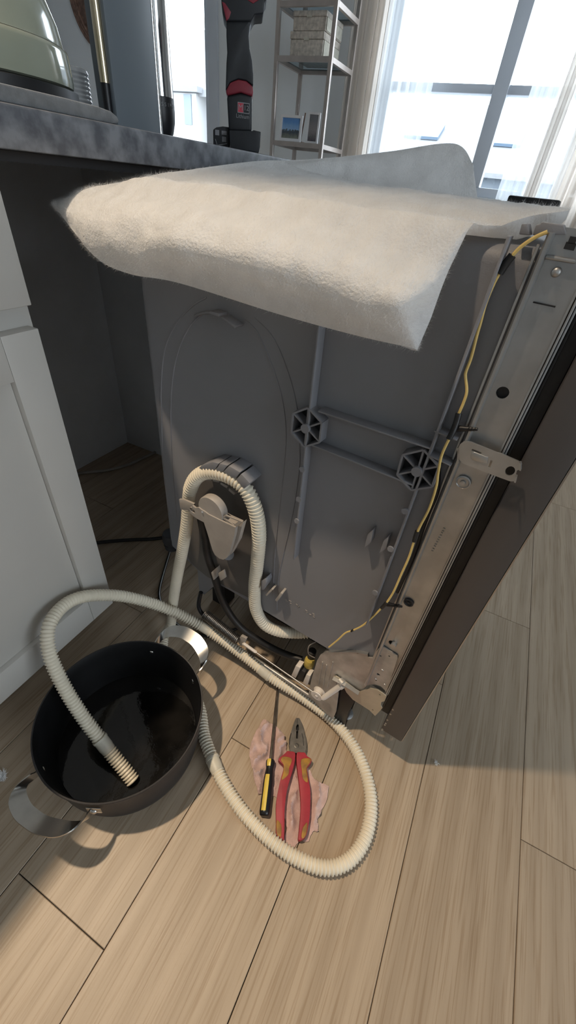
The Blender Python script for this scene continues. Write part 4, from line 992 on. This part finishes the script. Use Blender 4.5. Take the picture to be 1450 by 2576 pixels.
pm1, pm2 = photo_mat('sky'), photo_mat('portrait')
for (xa, xb, yt, yb_, label, pm, Y, inset, tw) in [(702, 760, 291, 347, 'white square photo frame with a blue sky picture on the shelf', pm1, SY+.03, .17, 0), (770, 805, 283, 350, 'white photo frame with a narrow grey picture, beside the blue one', pm2, SY+.07, .27, 8)]:
    a, b = SP(xa, yb_, Y), SP(xb, yt, Y); w_ = (b.x-a.x)/2; h = b.z-z1-.001
    o = empty('photo_frame', ((a.x+b.x)/2, Y, z1+.003), math.radians(tw)); o.rotation_euler.x = math.radians(-5)
    bw = w_*inset
    fr = MB().plate([(-w_, 0, 0), (w_, 0, 0), (w_, 0, h), (-w_, 0, h)], [[(-w_+bw, 0, bw*1.1), (w_-bw, 0, bw*1.1), (w_-bw, 0, h-bw), (-w_+bw, 0, h-bw)]], (0, .014, 0)).build('frame', 'pframe', o)
    MB().box((-w_+bw*.9, .008, bw*.95), (w_-bw*.9, .012, h-bw*.85)).build('picture', pm, o)
    tag(o, label, 'photo frame')
tr = empty('wire_ornament', SP(748, 300, SY+.16).to_tuple()); tr.location.z = z1+.0005
hh_ = SP(746, 262, SY+.16).z-z1
for a, b in (((-.04, 0, 0), (0, 0, hh_)), ((.04, 0, 0), (0, 0, hh_)), ((0, .05, 0), (0, 0, hh_))): MB().cyl(a, b, .003, 8).build('rod', 'brassrod', tr)
MB().box((-.045, -.02, 0), (.055, .06, .012)).build('foot', 'wicker', tr)
MB().cyl((.035, 0, .01), (.055, 0, hh_*.8), .004, 8).build('stick', 'wicker', tr)
tag(tr, 'small pyramid wire ornament behind the photo frames', 'ornament')
# rattan plate on the far wall
pc = ony(262, -30, 3.6); er = (ony(204, 72, 3.6)-pc).length
rp_ = empty('rattan_plate', (pc.x, 3.598, pc.z)); pr = [(0, .004)]
MB().lathe([(0, .002), (er*.80, .004), (er*.82, .012), (er*.80, .014), (0, .010)], seg=48, axis=(0, -1, 0)).build('centre', 'wicker', rp_, smooth=30)
for k, r in enumerate((.845, .90, .955)):
    ring = [V((math.cos(t*math.pi/24)*er*r, -.016, math.sin(t*math.pi/24)*er*r)) for t in range(49)]
    MB().tube(ring, er*.033, 8).build('woven_ring', 'wicker', rp_, smooth=60)
tag(rp_, 'round brown rattan plate hanging on the far wall', 'wall decoration')
# tall pale cupboard edge at far left
tc_ = empty('tall_cupboard', (-4.30, 3.0, 0))
MB().box((-.14, -.25, 0), (.16, .25, 2.3)).build('carcass', 'frame', tc_, bevel=.003)
MB().box((-.135, -.272, .02), (.155, -.2505, 2.28)).build('door', 'frame', tc_, bevel=.003)
tag(tc_, 'tall pale cupboard against the far left wall behind the domed appliance', 'cupboard')

# curtains
def curtain(x0, x1, Y, amp, nf, mt, name, label, z0=.02, z1=2.42, seed=0):
    mb = MB(); n = int(nf*14); vs = []; rows = 9
    for j in range(rows+1):
        t = j/rows; z = z0+(z1-z0)*t
        for i in range(n+1):
            s = i/n; ph = s*nf*2*math.pi + .5*math.sin(s*9+seed)
            x = x0+(x1-x0)*s + .010*math.sin(3*t+s*20+seed)*(1-t)
            vs.append((x, Y+amp*(math.sin(ph)+.35*math.sin(2.3*ph+seed))*(1-.25*t), z))
    fs = [(j*(n+1)+i, j*(n+1)+i+1, (j+1)*(n+1)+i+1, (j+1)*(n+1)+i) for j in range(rows) for i in range(n)]
    c = mb.add(vs, fs).build(name, mt, None, smooth=80); tag(c, label, 'curtain'); return c
curtain(-1.44, -1.19, 3.48, .030, 4, 'drape', 'drape', 'beige drape at the left side of the large window', seed=1)
curtain(-1.20, -.85, 3.44, .020, 6, 'sheer', 'sheer_curtain', 'white sheer curtain on the left half of the large window', seed=2)
curtain(-.31, .02, 3.44, .022, 5, 'sheer', 'sheer_curtain', 'white sheer curtain on the right half of the large window', seed=3)
curtain(-.16, -.10, 3.40, .016, 1.5, 'drape', 'drape', 'narrow beige drape fold in front of the right sheer curtain', seed=5)
curtain(-.02, .34, 3.48, .032, 5, 'drape', 'drape', 'beige drape at the right side of the large window', seed=4)
rod = empty('curtain_rod', (-.5, 3.44, 2.44)); MB().cyl((-1.05, 0, 0), (.95, 0, 0), .012, 14).build('pole', 'brassrod', rod, smooth=50)
for x in (-1.06, .96): MB().lathe([(0, -.02), (.02, -.01), (.022, .0), (.02, .01), (0, .02)], (x, 0, 0), 16, (1, 0, 0)).build('finial', 'brassrod', rod, smooth=60)
for x in (-1.0, .9): MB().box((x-.008, 0, -.008), (x+.008, .158, .008)).build('bracket', 'brassrod', rod)
tag(rod, 'slim metal curtain rod above the large window', 'curtain rod')

# ================================================================ OUTSIDE
gr = MB().box((-60, 3.75, -3.2), (60, 90, -3.0)).build('ground', 'ground'); struct(gr)
def house(cx, Y, w_, d, zb, ze, zr, name, label, wins, panels=[]):
    o = empty(name, (cx, Y, zb))
    MB().box((-w_/2, 0, 0), (w_/2, d, ze-zb)).build('wall', 'housew', o)
    e = .4; r0 = ze-zb; r1 = zr-zb
    MB().prism([(-w_/2-e, -e, r0-.1), (-w_/2-e, d/2, r1), (-w_/2-e, d+e, r0-.1), (-w_/2-e, d+e, r0-.25), (-w_/2-e, d/2, r1-.2), (-w_/2-e, -e, r0-.25)], (w_+2*e, 0, 0)).build('roof', 'roof', o)
    for (x, z, ww, wh) in wins:
        f = MB().box((x-ww/2-.12, -.06, z-wh/2-.12), (x+ww/2+.12, -.001, z+wh/2+.12)).build('window', 'housew2', o)
        MB().box((x-ww/2, -.08, z-wh/2), (x+ww/2, -.061, z+wh/2)).build('pane', 'hpane', f)
    sl = V((0, d/2+e, r1-r0+.1)).normalized(); nr = V((0, -sl.z, sl.y))
    for (x, t, ww, L_) in panels:
        c = V((x, -e, r0-.1)) + sl*t + nr*.08
        MB().bar(c-sl*L_/2, c+sl*L_/2, (ww/2, 0, 0), nr*.05).build('roof_panel', 'panel', o)
    tag(o, label, 'house'); return o
nh = house(-13.2, 14, 7.4, 7, -3, 2.75, 4.6, 'neighbour_house', 'grey house with white bay and windows seen through the narrow left window', [(1.75, 4.9, .35, .7), (1.75, 2.6, .35, .7)])
bw_ = MB().box((2.2, -.5, 0), (3.15, -.01, 5.55)).build('bay_window', 'housew2', nh)
MB().box((2.05, -.65, 5.56), (3.3, -.02, 5.68)).build('bay_roof', 'roof', nh)
for z in (5.2, 2.9):
    MB().box((2.72, -.53, z-.32), (2.98, -.501, z+.32)).build('pane', 'hpane', bw_)
MB().box((1.2, -.95, 4.05), (3.6, -.01, 4.2)).build('porch_roof', 'housew2', nh)
house(-4.2, 22, 9.4, 8, -3, 1.9, 4.2, 'neighbour_house', 'pale roofed house behind the left pane of the large window', [(-1, 3.4, 1, 1.2)], [(-1.6, 2.4, 1.4, 1.0), (1.6, 2.4, 1.5, 1.2)])
house(4.4, 19, 6.0, 8, -3, 1.3, 3.2, 'neighbour_house', 'pale roofed house behind the right pane of the large window', [(-1, 3.0, 1, 1.2)], [(-2.2, 2.0, 1.3, 1.0)])
